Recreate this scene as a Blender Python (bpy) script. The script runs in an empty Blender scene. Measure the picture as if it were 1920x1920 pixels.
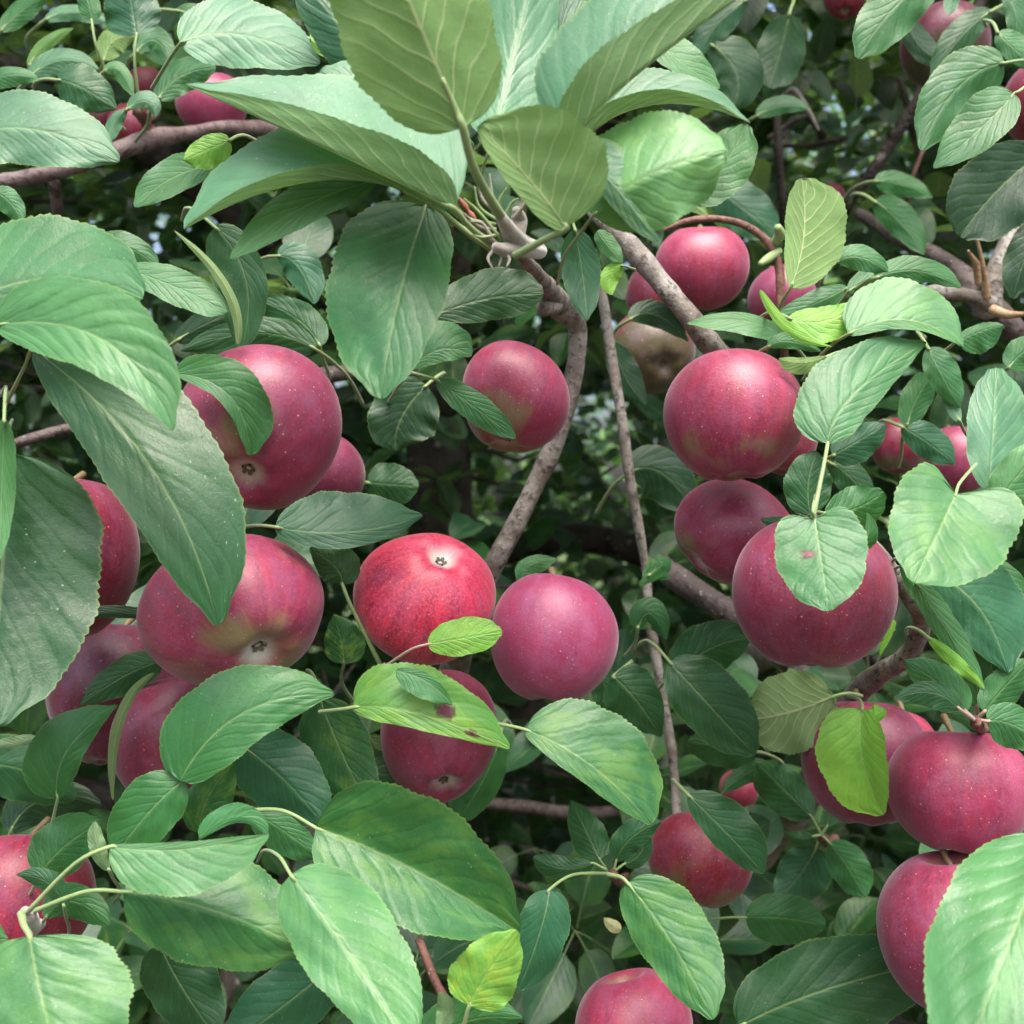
import bpy, math, random
import numpy as np
from mathutils import Vector, Matrix, Quaternion
R = math.radians
random.seed(7)
rng = np.random.default_rng(11)
scn = bpy.context.scene
col = scn.collection
CAMZ = 1.5

# ------------------------------------------------------------------ camera
cam_d = bpy.data.cameras.new('camera')
cam = bpy.data.objects.new('camera', cam_d)
col.objects.link(cam)
cam.location = (0, 0, CAMZ)
cam.rotation_euler = (R(90), 0, 0)
cam_d.sensor_width = 36; cam_d.lens = 36
cam_d.clip_start = 0.01; cam_d.clip_end = 500
cam_d.dof.use_dof = True
cam_d.dof.focus_distance = 0.47
cam_d.dof.aperture_fstop = 13
scn.camera = cam

# ------------------------------------------------------------------ light
SUN_EL, SUN_AZ = 63, 168          # azimuth clockwise from +Y: light from behind the viewer
world = bpy.data.worlds.new('World'); scn.world = world; world.use_nodes = True
wn = world.node_tree
wn.nodes.clear()
sky = wn.nodes.new('ShaderNodeTexSky'); sky.sky_type = 'NISHITA'; sky.sun_disc = False
sky.sun_elevation = R(SUN_EL); sky.sun_rotation = R(SUN_AZ)
sky.air_density = 1.0; sky.dust_density = 8.0; sky.ozone_density = 1.6
bg = wn.nodes.new('ShaderNodeBackground'); bg.inputs[1].default_value = 0.14
wo = wn.nodes.new('ShaderNodeOutputWorld')
wn.links.new(sky.outputs[0], bg.inputs[0]); wn.links.new(bg.outputs[0], wo.inputs[0])
sd = bpy.data.lights.new('sun', 'SUN'); sd.energy = 1.25; sd.angle = R(34); sd.color = (1.0, 0.96, 0.9)
sun = bpy.data.objects.new('sun', sd); col.objects.link(sun)
el, az = R(SUN_EL), R(SUN_AZ)
sdir = Vector((math.sin(az)*math.cos(el), math.cos(az)*math.cos(el), math.sin(el)))
sun.rotation_euler = sdir.to_track_quat('Z', 'Y').to_euler()
sun.location = (0, -2, 6)
scn.view_settings.view_transform = 'Standard'
scn.view_settings.look = 'None'
scn.view_settings.gamma = 1
scn.view_settings.exposure = 1.47
scn.view_settings.use_curve_mapping = False
scn.render.engine = 'CYCLES'
scn.cycles.max_bounces = 6
scn.cycles.diffuse_bounces = 3
scn.cycles.transmission_bounces = 4
scn.cycles.use_denoising = True

def at(px, py, d):
    """a point seen at pixel (px,py) of the 1920 picture, d metres away along the view axis"""
    return Vector(((px-960)/1920*d, d, CAMZ-(py-960)/1920*d))

# ------------------------------------------------------------------ materials
class NT:
    def __init__(s, name):
        s.m = bpy.data.materials.new(name); s.m.use_nodes = True
        s.t = s.m.node_tree; s.t.nodes.clear()
        s.out = s.t.nodes.new('ShaderNodeOutputMaterial')
    def n(s, typ, ins=None, **kw):
        nd = s.t.nodes.new(typ)
        for k, v in kw.items(): setattr(nd, k, v)
        for k, v in (ins or {}).items(): s.set(nd, k, v)
        return nd
    def set(s, nd, k, v):
        if isinstance(v, bpy.types.NodeSocket): s.t.links.new(v, nd.inputs[k])
        elif isinstance(v, bpy.types.Node): s.t.links.new(v.outputs[0], nd.inputs[k])
        else: nd.inputs[k].default_value = v
    def math(s, op, a, b=0.0, c=0.0, clamp=False):
        nd = s.n('ShaderNodeMath', {0: a, 1: b, 2: c}, operation=op); nd.use_clamp = clamp
        return nd.outputs[0]
    def mix(s, f, a, b, mode='MIX'):
        nd = s.n('ShaderNodeMix', data_type='RGBA', blend_type=mode)
        s.set(nd, 0, f); s.set(nd, 6, a); s.set(nd, 7, b)
        return nd.outputs[2]
    def step(s, x, lo, hi):
        nd = s.n('ShaderNodeMapRange', {0: x, 1: lo, 2: hi}, interpolation_type='SMOOTHSTEP')
        return nd.outputs[0]
def c4(c): return (c[0], c[1], c[2], 1)

def leaf_material(name, source):
    """source 'tint': colour attribute 'tint' (rgb, alpha = mottling); 'random': from the object's random number"""
    N = NT(name)
    uvn = N.n('ShaderNodeUVMap', uv_map='leaf')
    sep = N.n('ShaderNodeSeparateXYZ', {0: uvn})
    u = N.math('ABSOLUTE', N.math('MULTIPLY_ADD', sep.outputs[0], 2.0, -1.0))
    v = sep.outputs[1]
    tex = N.n('ShaderNodeTexCoord')
    oi = N.n('ShaderNodeObjectInfo')
    seed = N.math('MULTIPLY', oi.outputs['Random'], 37.0)
    uvw = N.n('ShaderNodeCombineXYZ', {0: sep.outputs[0], 1: sep.outputs[1], 2: seed})
    if source == 'tint':
        at_ = N.n('ShaderNodeAttribute', attribute_name='tint')
        base = at_.outputs[0]; mott = at_.outputs['Alpha']
    else:
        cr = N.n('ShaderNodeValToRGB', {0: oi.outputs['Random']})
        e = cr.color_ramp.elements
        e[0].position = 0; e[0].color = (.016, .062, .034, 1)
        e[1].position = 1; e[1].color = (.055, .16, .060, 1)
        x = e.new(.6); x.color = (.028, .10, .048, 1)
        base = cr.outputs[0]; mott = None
    # veins
    wob = N.n('ShaderNodeTexNoise', {0: uvw, 'Scale': 3.0, 'Detail': 2.0})
    vv = N.math('MULTIPLY_ADD', wob.outputs[0], 0.16, v)
    s_ = N.math('SUBTRACT', N.math('MULTIPLY', vv, 8.0), N.math('MULTIPLY', N.math('POWER', u, 0.85), 2.9))
    fr = N.math('ABSOLUTE', N.math('SUBTRACT', N.math('FRACT', s_), 0.5))         # 0 on vein
    fade = N.math('SUBTRACT', 1.0, N.math('MULTIPLY', u, 0.75))
    lat = N.math('MULTIPLY', N.math('SUBTRACT', 1.0, N.step(fr, 0.0, 0.075)), fade)
    mid = N.math('SUBTRACT', 1.0, N.step(u, 0.006, 0.036))
    mid = N.math('MULTIPLY', mid, N.math('SUBTRACT', 1.0, N.math('MULTIPLY', v, 0.4)))
    vein = N.math('MAXIMUM', lat, mid)
    mp = N.n('ShaderNodeMapping', {0: uvw, 'Scale': (26, 62, 1)})
    net = N.n('ShaderNodeTexVoronoi', {0: mp, 'Scale': 1.3}, feature='DISTANCE_TO_EDGE')
    netl = N.math('SUBTRACT', 1.0, N.step(net.outputs[0], 0.0, 0.09))
    blot = N.n('ShaderNodeTexNoise', {0: uvw, 'Scale': 4.0, 'Detail': 5.0, 'Roughness': .6})
    blot2 = N.n('ShaderNodeTexNoise', {0: uvw, 'Scale': 1.6, 'Detail': 2.0})
    # specks of dust / spray
    vo = N.n('ShaderNodeTexVoronoi', {0: N.n('ShaderNodeMapping', {0: uvw, 'Scale': (12, 20, 1)}), 'Scale': 1.7, 'Randomness': 1.0})
    rad = N.math('MULTIPLY', N.n('ShaderNodeSeparateColor', {0: vo.outputs['Color']}).outputs[0], 0.15)
    speck = N.math('MULTIPLY', N.math('SUBTRACT', 1.0, N.step(N.math('SUBTRACT', vo.outputs['Distance'], rad), -0.03, 0.02)),
                   N.step(N.n('ShaderNodeTexNoise', {0: uvw, 'Scale': 2.3}).outputs[0], .44, .62))
    hsv = N.n('ShaderNodeHueSaturation', {4: base, 0: N.math('MULTIPLY_ADD', blot2.outputs[0], 0.05, 0.475),
              2: N.math('MULTIPLY_ADD', blot.outputs[0], 0.9, 0.56)})
    top = hsv.outputs[0]
    if mott is not None:
        mk = N.math('MULTIPLY', N.step(N.math('ADD', blot.outputs[0], N.math('MULTIPLY', fr, .12)), .50, .66), mott)
        top = N.mix(mk, top, (.30, .44, .05, 1))
    else:
        top = N.mix(N.math('MULTIPLY', N.step(blot.outputs[0], .55, .75), .2), top, (.18, .30, .06, 1))
    top = N.mix(N.math('MULTIPLY', netl, .08), top, (.25, .36, .16, 1))
    top = N.mix(N.math('MULTIPLY', lat, .14), top, (.24, .38, .15, 1))
    top = N.mix(N.math('MULTIPLY', mid, .45), top, (.36, .48, .20, 1))
    top = N.mix(N.math('MULTIPLY', speck, .50), top, (.50, .60, .45, 1))
    bs = N.n('ShaderNodeTexVoronoi', {0: N.n('ShaderNodeMapping', {0: uvw, 'Scale': (3, 5, 1), 'Location': (2.3, 4.1, 0)}), 'Scale': 1.6})
    bsc = N.n('ShaderNodeSeparateColor', {0: bs.outputs['Color']})
    bsm = N.math('MULTIPLY', N.math('SUBTRACT', 1.0, N.step(N.math('ADD', bs.outputs['Distance'], N.math('MULTIPLY', blot.outputs[0], .1)), .07, .11)), N.math('LESS_THAN', bsc.outputs[0], .10))
    top = N.mix(N.math('MULTIPLY', bsm, .85), top, (.12, .055, .02, 1))
    ed = N.step(u, .955, 1.0)
    top = N.mix(N.math('MULTIPLY', ed, .35), top, (.30, .42, .12, 1))
    und = N.mix(.6, base, (.22, .34, .14, 1))
    und = N.n('ShaderNodeHueSaturation', {4: und, 2: N.math('MULTIPLY_ADD', blot.outputs[0], 0.5, 0.75)}).outputs[0]
    und = N.mix(N.math('MULTIPLY', netl, .25), und, (.30, .36, .16, 1))
    und = N.mix(N.math('MULTIPLY', vein, .85), und, (.52, .60, .32, 1))
    geo = N.n('ShaderNodeNewGeometry')
    back = geo.outputs['Backfacing']
    colr = N.mix(back, top, und)
    # relief
    pm = N.n('ShaderNodeMapping', {0: uvw, 'Scale': (20, 36, 1), 'Rotation': (0, 0, .5)})
    wr = N.n('ShaderNodeTexNoise', {0: pm, 'Scale': 1.0, 'Detail': 4.0, 'Distortion': .6})
    h = N.math('ADD', N.math('MULTIPLY', N.step(fr, 0, .28), .30), N.math('MULTIPLY', N.step(u, 0, .10), .45))
    h = N.math('ADD', h, N.math('MULTIPLY', wr.outputs[0], .38))
    h = N.math('ADD', h, N.math('MULTIPLY', netl, -.07))
    h = N.math('ADD', h, N.math('MULTIPLY', blot.outputs[0], .6))
    bump = N.n('ShaderNodeBump', {'Height': h, 'Strength': .38, 'Distance': .0011})
    rough = N.math('MULTIPLY_ADD', blot.outputs[0], .26, .24)
    rough = N.math('MULTIPLY_ADD', back, .30, rough)
    pb = N.n('ShaderNodeBsdfPrincipled', {'Base Color': colr, 'Roughness': rough, 'Normal': bump.outputs[0],
              'IOR': 1.45, 'Specular IOR Level': N.math('MULTIPLY_ADD', back, -.35, .66), 'Sheen Weight': .05, 'Sheen Roughness': .4})
    tcol = N.mix(.45, colr, (.20, .42, .03, 1))
    tr = N.n('ShaderNodeBsdfTranslucent', {0: tcol, 1: bump.outputs[0]})
    ms = N.n('ShaderNodeMixShader', {0: .34, 1: pb, 2: tr})
    N.t.links.new(ms.outputs[0], N.out.inputs[0])
    return N.m
M_leaf = leaf_material('leaf_surface', 'tint')
M_leafr = leaf_material('leaf_surface_shared', 'random')

def apple_material():
    N = NT('apple_skin')
    tex = N.n('ShaderNodeTexCoord'); P = tex.outputs['Object']
    oi = N.n('ShaderNodeObjectInfo')
    sc = N.n('ShaderNodeSeparateColor', {0: oi.outputs['Color']})
    green, bright, blue = sc.outputs[0], sc.outputs[1], sc.outputs[2]
    off = N.n('ShaderNodeVectorMath', {0: P, 1: N.n('ShaderNodeCombineXYZ', {0: N.math('MULTIPLY', oi.outputs['Random'], 50.0)})}, operation='ADD')
    sp = N.n('ShaderNodeSeparateXYZ', {0: P})
    rho = N.math('SQRT', N.math('ADD', N.math('POWER', N.math('ABSOLUTE', sp.outputs[0]), 2.0), N.math('POWER', N.math('ABSOLUTE', sp.outputs[1]), 2.0)))
    ang = N.math('ARCTAN2', sp.outputs[1], sp.outputs[0])
    st = N.n('ShaderNodeCombineXYZ', {0: N.math('MULTIPLY', ang, 9.0), 1: N.math('MULTIPLY', sp.outputs[2], 1.5), 2: N.math('MULTIPLY', oi.outputs['Random'], 9.0)})
    streak = N.n('ShaderNodeTexNoise', {0: st, 'Scale': 1.0, 'Detail': 5.0, 'Roughness': .65})
    big = N.n('ShaderNodeTexNoise', {0: off, 'Scale': 1.1, 'Detail': 2.0})
    fine = N.n('ShaderNodeTexNoise', {0: off, 'Scale': 26.0, 'Detail': 6.0, 'Roughness': .7})
    red = N.mix(N.step(streak.outputs[0], .25, .80), (.105, .004, .018, 1), (.29, .012, .034, 1))
    red = N.mix(N.math('MULTIPLY', N.step(fine.outputs[0], .42, .66), .65), red, (.34, .035, .060, 1))
    red = N.mix(N.math('MULTIPLY', blue, .55), red, (.17, .012, .060, 1))
    brt = N.math('MULTIPLY_ADD', bright, .95, .45)  # very low brightness paints shade into the skin of recessed apples
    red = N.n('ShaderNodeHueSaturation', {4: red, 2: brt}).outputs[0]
    # ground colour near the calyx end and in patches
    zlow = N.math('MULTIPLY_ADD', sp.outputs[2], -.55, N.math('MULTIPLY', big.outputs[0], 1.2))
    thr = N.math('SUBTRACT', 1.50, N.math('MULTIPLY', green, .95))
    gm = N.step(N.math('ADD', zlow, N.math('MULTIPLY', streak.outputs[0], .28)), thr, N.math('ADD', thr, .34))
    grn = N.mix(big.outputs[0], (.20, .17, .045, 1), (.14, .20, .050, 1))
    grn = N.n('ShaderNodeHueSaturation', {4: grn, 2: N.math('MULTIPLY_ADD', bright, .9, .25)}).outputs[0]  # green skin dimmed as well, so the painted shade covers it
    c = N.mix(N.math('MULTIPLY', gm, .85), red, grn)
    # stem cavity russet-green, calyx basin pale
    isb = N.step(sp.outputs[2], .1, -.1)
    basin = N.math('MULTIPLY', N.math('SUBTRACT', 1.0, N.step(N.math('ADD', rho, N.math('MULTIPLY', streak.outputs[0], .14)), .13, .36)), isb)
    c = N.mix(N.math('MULTIPLY', basin, N.math('MULTIPLY', bright, 1.2, clamp=True)), c, (.58, .56, .50, 1))
    cav = N.math('MULTIPLY', N.math('SUBTRACT', 1.0, N.step(rho, .10, .34)), N.math('SUBTRACT', 1.0, isb))
    c = N.mix(N.math('MULTIPLY', cav, .8), c, (.20, .20, .07, 1))
    vo = N.n('ShaderNodeTexVoronoi', {0: off, 'Scale': 12.0})
    wnz = N.n('ShaderNodeSeparateColor', {0: vo.outputs['Color']})
    dotr = N.math('MULTIPLY_ADD', wnz.outputs[0], .08, .055)
    dot = N.math('SUBTRACT', 1.0, N.step(N.math('SUBTRACT', vo.outputs['Distance'], dotr), -.03, .03))
    c = N.mix(N.math('MULTIPLY', dot, N.math('MULTIPLY_ADD', wnz.outputs[1], .60, .30)), c, (.66, .42, .34, 1))
    # waxy bloom, patchy
    bl = N.n('ShaderNodeTexNoise', {0: off, 'Scale': 3.0, 'Detail': 6.0, 'Roughness': .7})
    c = N.mix(N.math('MULTIPLY', N.math('MULTIPLY_ADD', N.step(bl.outputs[0], .38, .68), .12, N.math('MULTIPLY', blue, .09)), 1.0), c, (.46, .26, .50, 1))
    bump = N.n('ShaderNodeBump', {'Height': N.math('ADD', N.math('MULTIPLY', fine.outputs[0], .4), dot), 'Strength': .22, 'Distance': .004})
    rg = N.math('MULTIPLY_ADD', bl.outputs[0], .28, .25)
    pb = N.n('ShaderNodeBsdfPrincipled', {'Base Color': c, 'Roughness': rg, 'Normal': bump.outputs[0], 'IOR': 1.45,
             'Specular IOR Level': .6, 'Coat Weight': .22, 'Coat Roughness': .36, 'Sheen Weight': .3, 'Sheen Roughness': .35, 'Sheen Tint': (1, .85, 1, 1),
             'Subsurface Weight': .06, 'Subsurface Scale': .01, 'Subsurface Radius': (1, .3, .2)})
    N.t.links.new(pb.outputs[0], N.out.inputs[0])
    return N.m
M_apple = apple_material()

def bark_material(name, c1, c2, c3, sc=1.0, bump=1.0):
    N = NT(name)
    tex = N.n('ShaderNodeTexCoord'); P = tex.outputs['Object']
    n1 = N.n('ShaderNodeTexNoise', {0: P, 'Scale': 45*sc, 'Detail': 6.0, 'Roughness': .65})
    n2 = N.n('ShaderNodeTexNoise', {0: P, 'Scale': 190*sc, 'Detail': 4.0, 'Roughness': .7})
    vo = N.n('ShaderNodeTexVoronoi', {0: P, 'Scale': 260*sc})
    c = N.mix(N.step(n1.outputs[0], .38, .64), c4(c1), c4(c2))
    c = N.mix(N.math('MULTIPLY', N.step(n2.outputs[0], .52, .64), .85), c, c4(c3))
    c = N.mix(N.math('MULTIPLY', N.math('SUBTRACT', 1.0, N.step(vo.outputs['Distance'], .10, .20)), .35), c, (.50, .46, .42, 1))
    h = N.math('ADD', n1.outputs[0], N.math('MULTIPLY', n2.outputs[0], .6))
    b = N.n('ShaderNodeBump', {'Height': h, 'Strength': .8*bump, 'Distance': .0025/sc})
    pb = N.n('ShaderNodeBsdfPrincipled', {'Base Color': c, 'Roughness': .62, 'Normal': b.outputs[0], 'Specular IOR Level': .35})
    N.t.links.new(pb.outputs[0], N.out.inputs[0])
    return N.m
M_bark = bark_material('young_bark', (.14, .12, .105), (.30, .285, .27), (.04, .033, .028))
M_barkd = bark_material('dark_bark', (.055, .042, .042), (.12, .095, .09), (.02, .016, .016), sc=.6)
M_trunk = bark_material('trunk_bark', (.028, .022, .022), (.07, .055, .05), (.012, .01, .01), sc=.12, bump=1.5)
M_barkr = bark_material('reddish_twig_bark', (.13, .055, .045), (.20, .10, .08), (.05, .025, .02))
M_barkg = bark_material('grey_brown_bark', (.13, .085, .085), (.22, .17, .175), (.05, .03, .03))
M_dead = bark_material('dry_broken_wood', (.34, .22, .13), (.46, .33, .20), (.12, .07, .04))

def simple(name, c, rough=.6, sheen=0, nscale=120, var=.35, trans=0):
    N = NT(name)
    tex = N.n('ShaderNodeTexCoord')
    n1 = N.n('ShaderNodeTexNoise', {0: tex.outputs['Object'], 'Scale': nscale, 'Detail': 4.0})
    cc = N.n('ShaderNodeHueSaturation', {4: c4(c), 2: N.math('MULTIPLY_ADD', n1.outputs[0], var*2, 1-var)}).outputs[0]
    b = N.n('ShaderNodeBump', {'Height': n1.outputs[0], 'Strength': .4, 'Distance': .001})
    pb = N.n('ShaderNodeBsdfPrincipled', {'Base Color': cc, 'Roughness': rough, 'Sheen Weight': sheen, 'Sheen Roughness': .5, 'Normal': b.outputs[0]})
    N.t.links.new(pb.outputs[0], N.out.inputs[0])
    return N.m
M_stalk = simple('green_stalk', (.21, .31, .12), .5, .2)
M_stalkr = simple('pinkish_stalk', (.38, .26, .20), .55, .3)
M_fuzz = simple('downy_spur', (.28, .25, .22), .95, .7, 500)
M_calyx = simple('dry_calyx', (.13, .11, .075), .8)
M_calyxd = simple('calyx_tube', (.02, .016, .012), .9)
M_dry = simple('dry_bud_scale', (.30, .10, .07), .7)
M_astem = simple('apple_stem_skin', (.16, .12, .06), .6)

def ground_material():
    N = NT('orchard_soil')
    P = N.n('ShaderNodeTexCoord').outputs['Object']
    n1 = N.n('ShaderNodeTexNoise', {0: P, 'Scale': 1.3, 'Detail': 6.0})
    n2 = N.n('ShaderNodeTexNoise', {0: P, 'Scale': 30.0, 'Detail': 6.0, 'Roughness': .7})
    soil = N.mix(n2.outputs[0], (.035, .022, .016, 1), (.13, .085, .062, 1))
    gr = N.mix(n2.outputs[0], (.03, .07, .015, 1), (.12, .18, .05, 1))
    far = N.step(N.n('ShaderNodeSeparateXYZ', {0: P}).outputs[1], 5.0, 7.5)
    m = N.math('ADD', N.step(n1.outputs[0], .55, .62), far, clamp=True)
    c = N.mix(m, soil, gr)
    b = N.n('ShaderNodeBump', {'Height': n2.outputs[0], 'Strength': 1.0, 'Distance': .05})
    pb = N.n('ShaderNodeBsdfPrincipled', {'Base Color': c, 'Roughness': .95, 'Normal': b.outputs[0]})
    N.t.links.new(pb.outputs[0], N.out.inputs[0])
    return N.m
M_ground = ground_material()

# ------------------------------------------------------------------ helpers
def empty(name, loc, label=None, cat=None, group=None):
    o = bpy.data.objects.new(name, None); col.objects.link(o); o.location = loc
    o.empty_display_size = .05
    if label: o['label'] = label
    if cat: o['category'] = cat
    if group: o['group'] = group
    return o
def link(name, me, mat, parent=None, origin=None):
    o = bpy.data.objects.new(name, me); col.objects.link(o)
    if mat and not me.materials: me.materials.append(mat)
    if origin is not None: o.location = origin
    if parent is not None:
        o.parent = parent
        p = parent; off = Vector((0, 0, 0))
        while p is not None: off += p.location; p = p.parent
        o.location = Vector(o.location) - off
    return o
def mesh_np(name, V, F, uv=None, tint=None, smooth=True):
    """V (n,3), F (m,4 or 3) arrays; uv and tint per vertex"""
    V = np.asarray(V, np.float32); F = np.asarray(F, np.int32)
    me = bpy.data.meshes.new(name)
    k = F.shape[1]
    me.vertices.add(len(V)); me.vertices.foreach_set('co', V.ravel())
    me.loops.add(F.size); me.loops.foreach_set('vertex_index', F.ravel())
    me.polygons.add(len(F)); me.polygons.foreach_set('loop_start', np.arange(0, F.size, k, dtype=np.int32))
    if smooth: me.polygons.foreach_set('use_smooth', np.ones(len(F), bool))
    if uv is not None:
        l = me.uv_layers.new(name='leaf'); l.data.foreach_set('uv', np.asarray(uv, np.float32)[F.ravel()].ravel())
    if tint is not None:
        a = me.color_attributes.new('tint', 'FLOAT_COLOR', 'POINT'); a.data.foreach_set('color', np.asarray(tint, np.float32).ravel())
    me.update(calc_edges=True); me.validate()
    return me
def catmull(pts, n):
    P = [np.array(p, float) for p in pts]
    P = [2*P[0]-P[1]] + P + [2*P[-1]-P[-2]]
    out = []
    for i in range(1, len(P)-2):
        for j in range(n):
            t = j/n
            out.append(.5*((2*P[i]) + (-P[i-1]+P[i+1])*t + (2*P[i-1]-5*P[i]+4*P[i+1]-P[i+2])*t*t + (-P[i-1]+3*P[i]-3*P[i+1]+P[i+2])*t**3))
    out.append(P[-2])
    return np.array(out)
def tube_arrays(pts, rad, seg=10, n=6, rough=0.0, seed=0, nodes=0.0):
    """tube through pts (world) with radii; returns V, F"""
    q = catmull([list(p)+[r] for p, r in zip(pts, rad)], n)
    c = q[:, :3]; r = np.maximum(q[:, 3], 1e-5)
    T = np.gradient(c, axis=0); T /= np.linalg.norm(T, axis=1)[:, None]+1e-9
    up = np.array([.31, .17, .93]); V = []
    rg = np.random.default_rng(seed)
    a = np.linspace(0, 2*np.pi, seg, endpoint=False)
    ph = rg.uniform(0, 6.28, 8); L = np.concatenate([[0], np.cumsum(np.linalg.norm(np.diff(c, axis=0), axis=1))])
    for i in range(len(c)):
        s = np.cross(T[i], up); s /= np.linalg.norm(s)+1e-9; w = np.cross(s, T[i])
        k = 1 + rough*(np.sin(3*a+ph[0]+L[i]*40)*.35 + np.sin(2*a+ph[1]-L[i]*90)*.35 + np.sin(5*a+ph[2]+L[i]*160)*.2 + .5*math.sin(L[i]*130+ph[3])+.3*math.sin(L[i]*310+ph[4]))
        if nodes: k = k + nodes*math.exp(-((L[i]*28+ph[5]) % 1 - .5)**2/.006)
        V.append(c[i] + r[i]*k[:, None]*(np.cos(a)[:, None]*s + np.sin(a)[:, None]*w))
    V = np.concatenate(V); m = len(c)
    F = []
    for i in range(m-1):
        for j in range(seg):
            b = (j+1) % seg
            F.append((i*seg+j, i*seg+b, (i+1)*seg+b, (i+1)*seg+j))
    # end caps
    n0 = len(V); V = np.vstack([V, c[0]-T[0]*r[0]*.4, c[-1]+T[-1]*r[-1]*.6])
    for j in range(seg):
        b = (j+1) % seg
        F.append((b, j, n0, n0)); F.append(((m-1)*seg+j, (m-1)*seg+b, n0+1, n0+1))
    return V, F
def mesh_list(name, V, F, smooth=True):
    me = bpy.data.meshes.new(name)
    F2 = [tuple(f[:3]) if len(f) == 4 and f[2] == f[3] else tuple(f) for f in F]
    me.from_pydata([tuple(map(float, v)) for v in V], [], F2)
    if smooth: me.polygons.foreach_set('use_smooth', np.ones(len(me.polygons), bool))
    me.update()
    return me
def tube(name, pts, rad, mat, parent, seg=10, n=6, rough=0., seed=0, nodes=0.):
    o0 = Vector(pts[0])
    V, F = tube_arrays([Vector(p)-o0 for p in pts], rad, seg, n, rough, seed, nodes)
    return link(name, mesh_list(name, V, F), mat, parent, o0)
def pxtube(name, pts, mat, parent, **kw):
    """pts: (px, py, depth, radius in pixels)"""
    return tube(name, [at(p[0], p[1], p[2]) for p in pts], [p[3]*p[2]/1920 for p in pts], mat, parent, **kw)

# ------------------------------------------------------------------ the ground
gm = bpy.data.meshes.new('ground')
nx = 60; gx = np.sign(np.linspace(-1, 1, nx))*np.abs(np.linspace(-1, 1, nx))**3*250
GX, GY = np.meshgrid(gx, gx); GZ = .04*np.sin(GX*1.7+1)*np.cos(GY*1.3) + .02*np.sin(GX*4.1)*np.sin(GY*3.7)
Vg = np.stack([GX, GY+3, GZ], -1).reshape(-1, 3)
Fg = [(i*nx+j, i*nx+j+1, (i+1)*nx+j+1, (i+1)*nx+j) for i in range(nx-1) for j in range(nx-1)]
g = link('ground', mesh_np('ground', Vg, Fg), M_ground); g['kind'] = 'structure'

# ------------------------------------------------------------------ the tree
TREE = empty('apple_tree', (-.12, 1.55, 0), 'nearest apple tree, its leafy boughs full of red apples filling the whole picture', 'tree')

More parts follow.
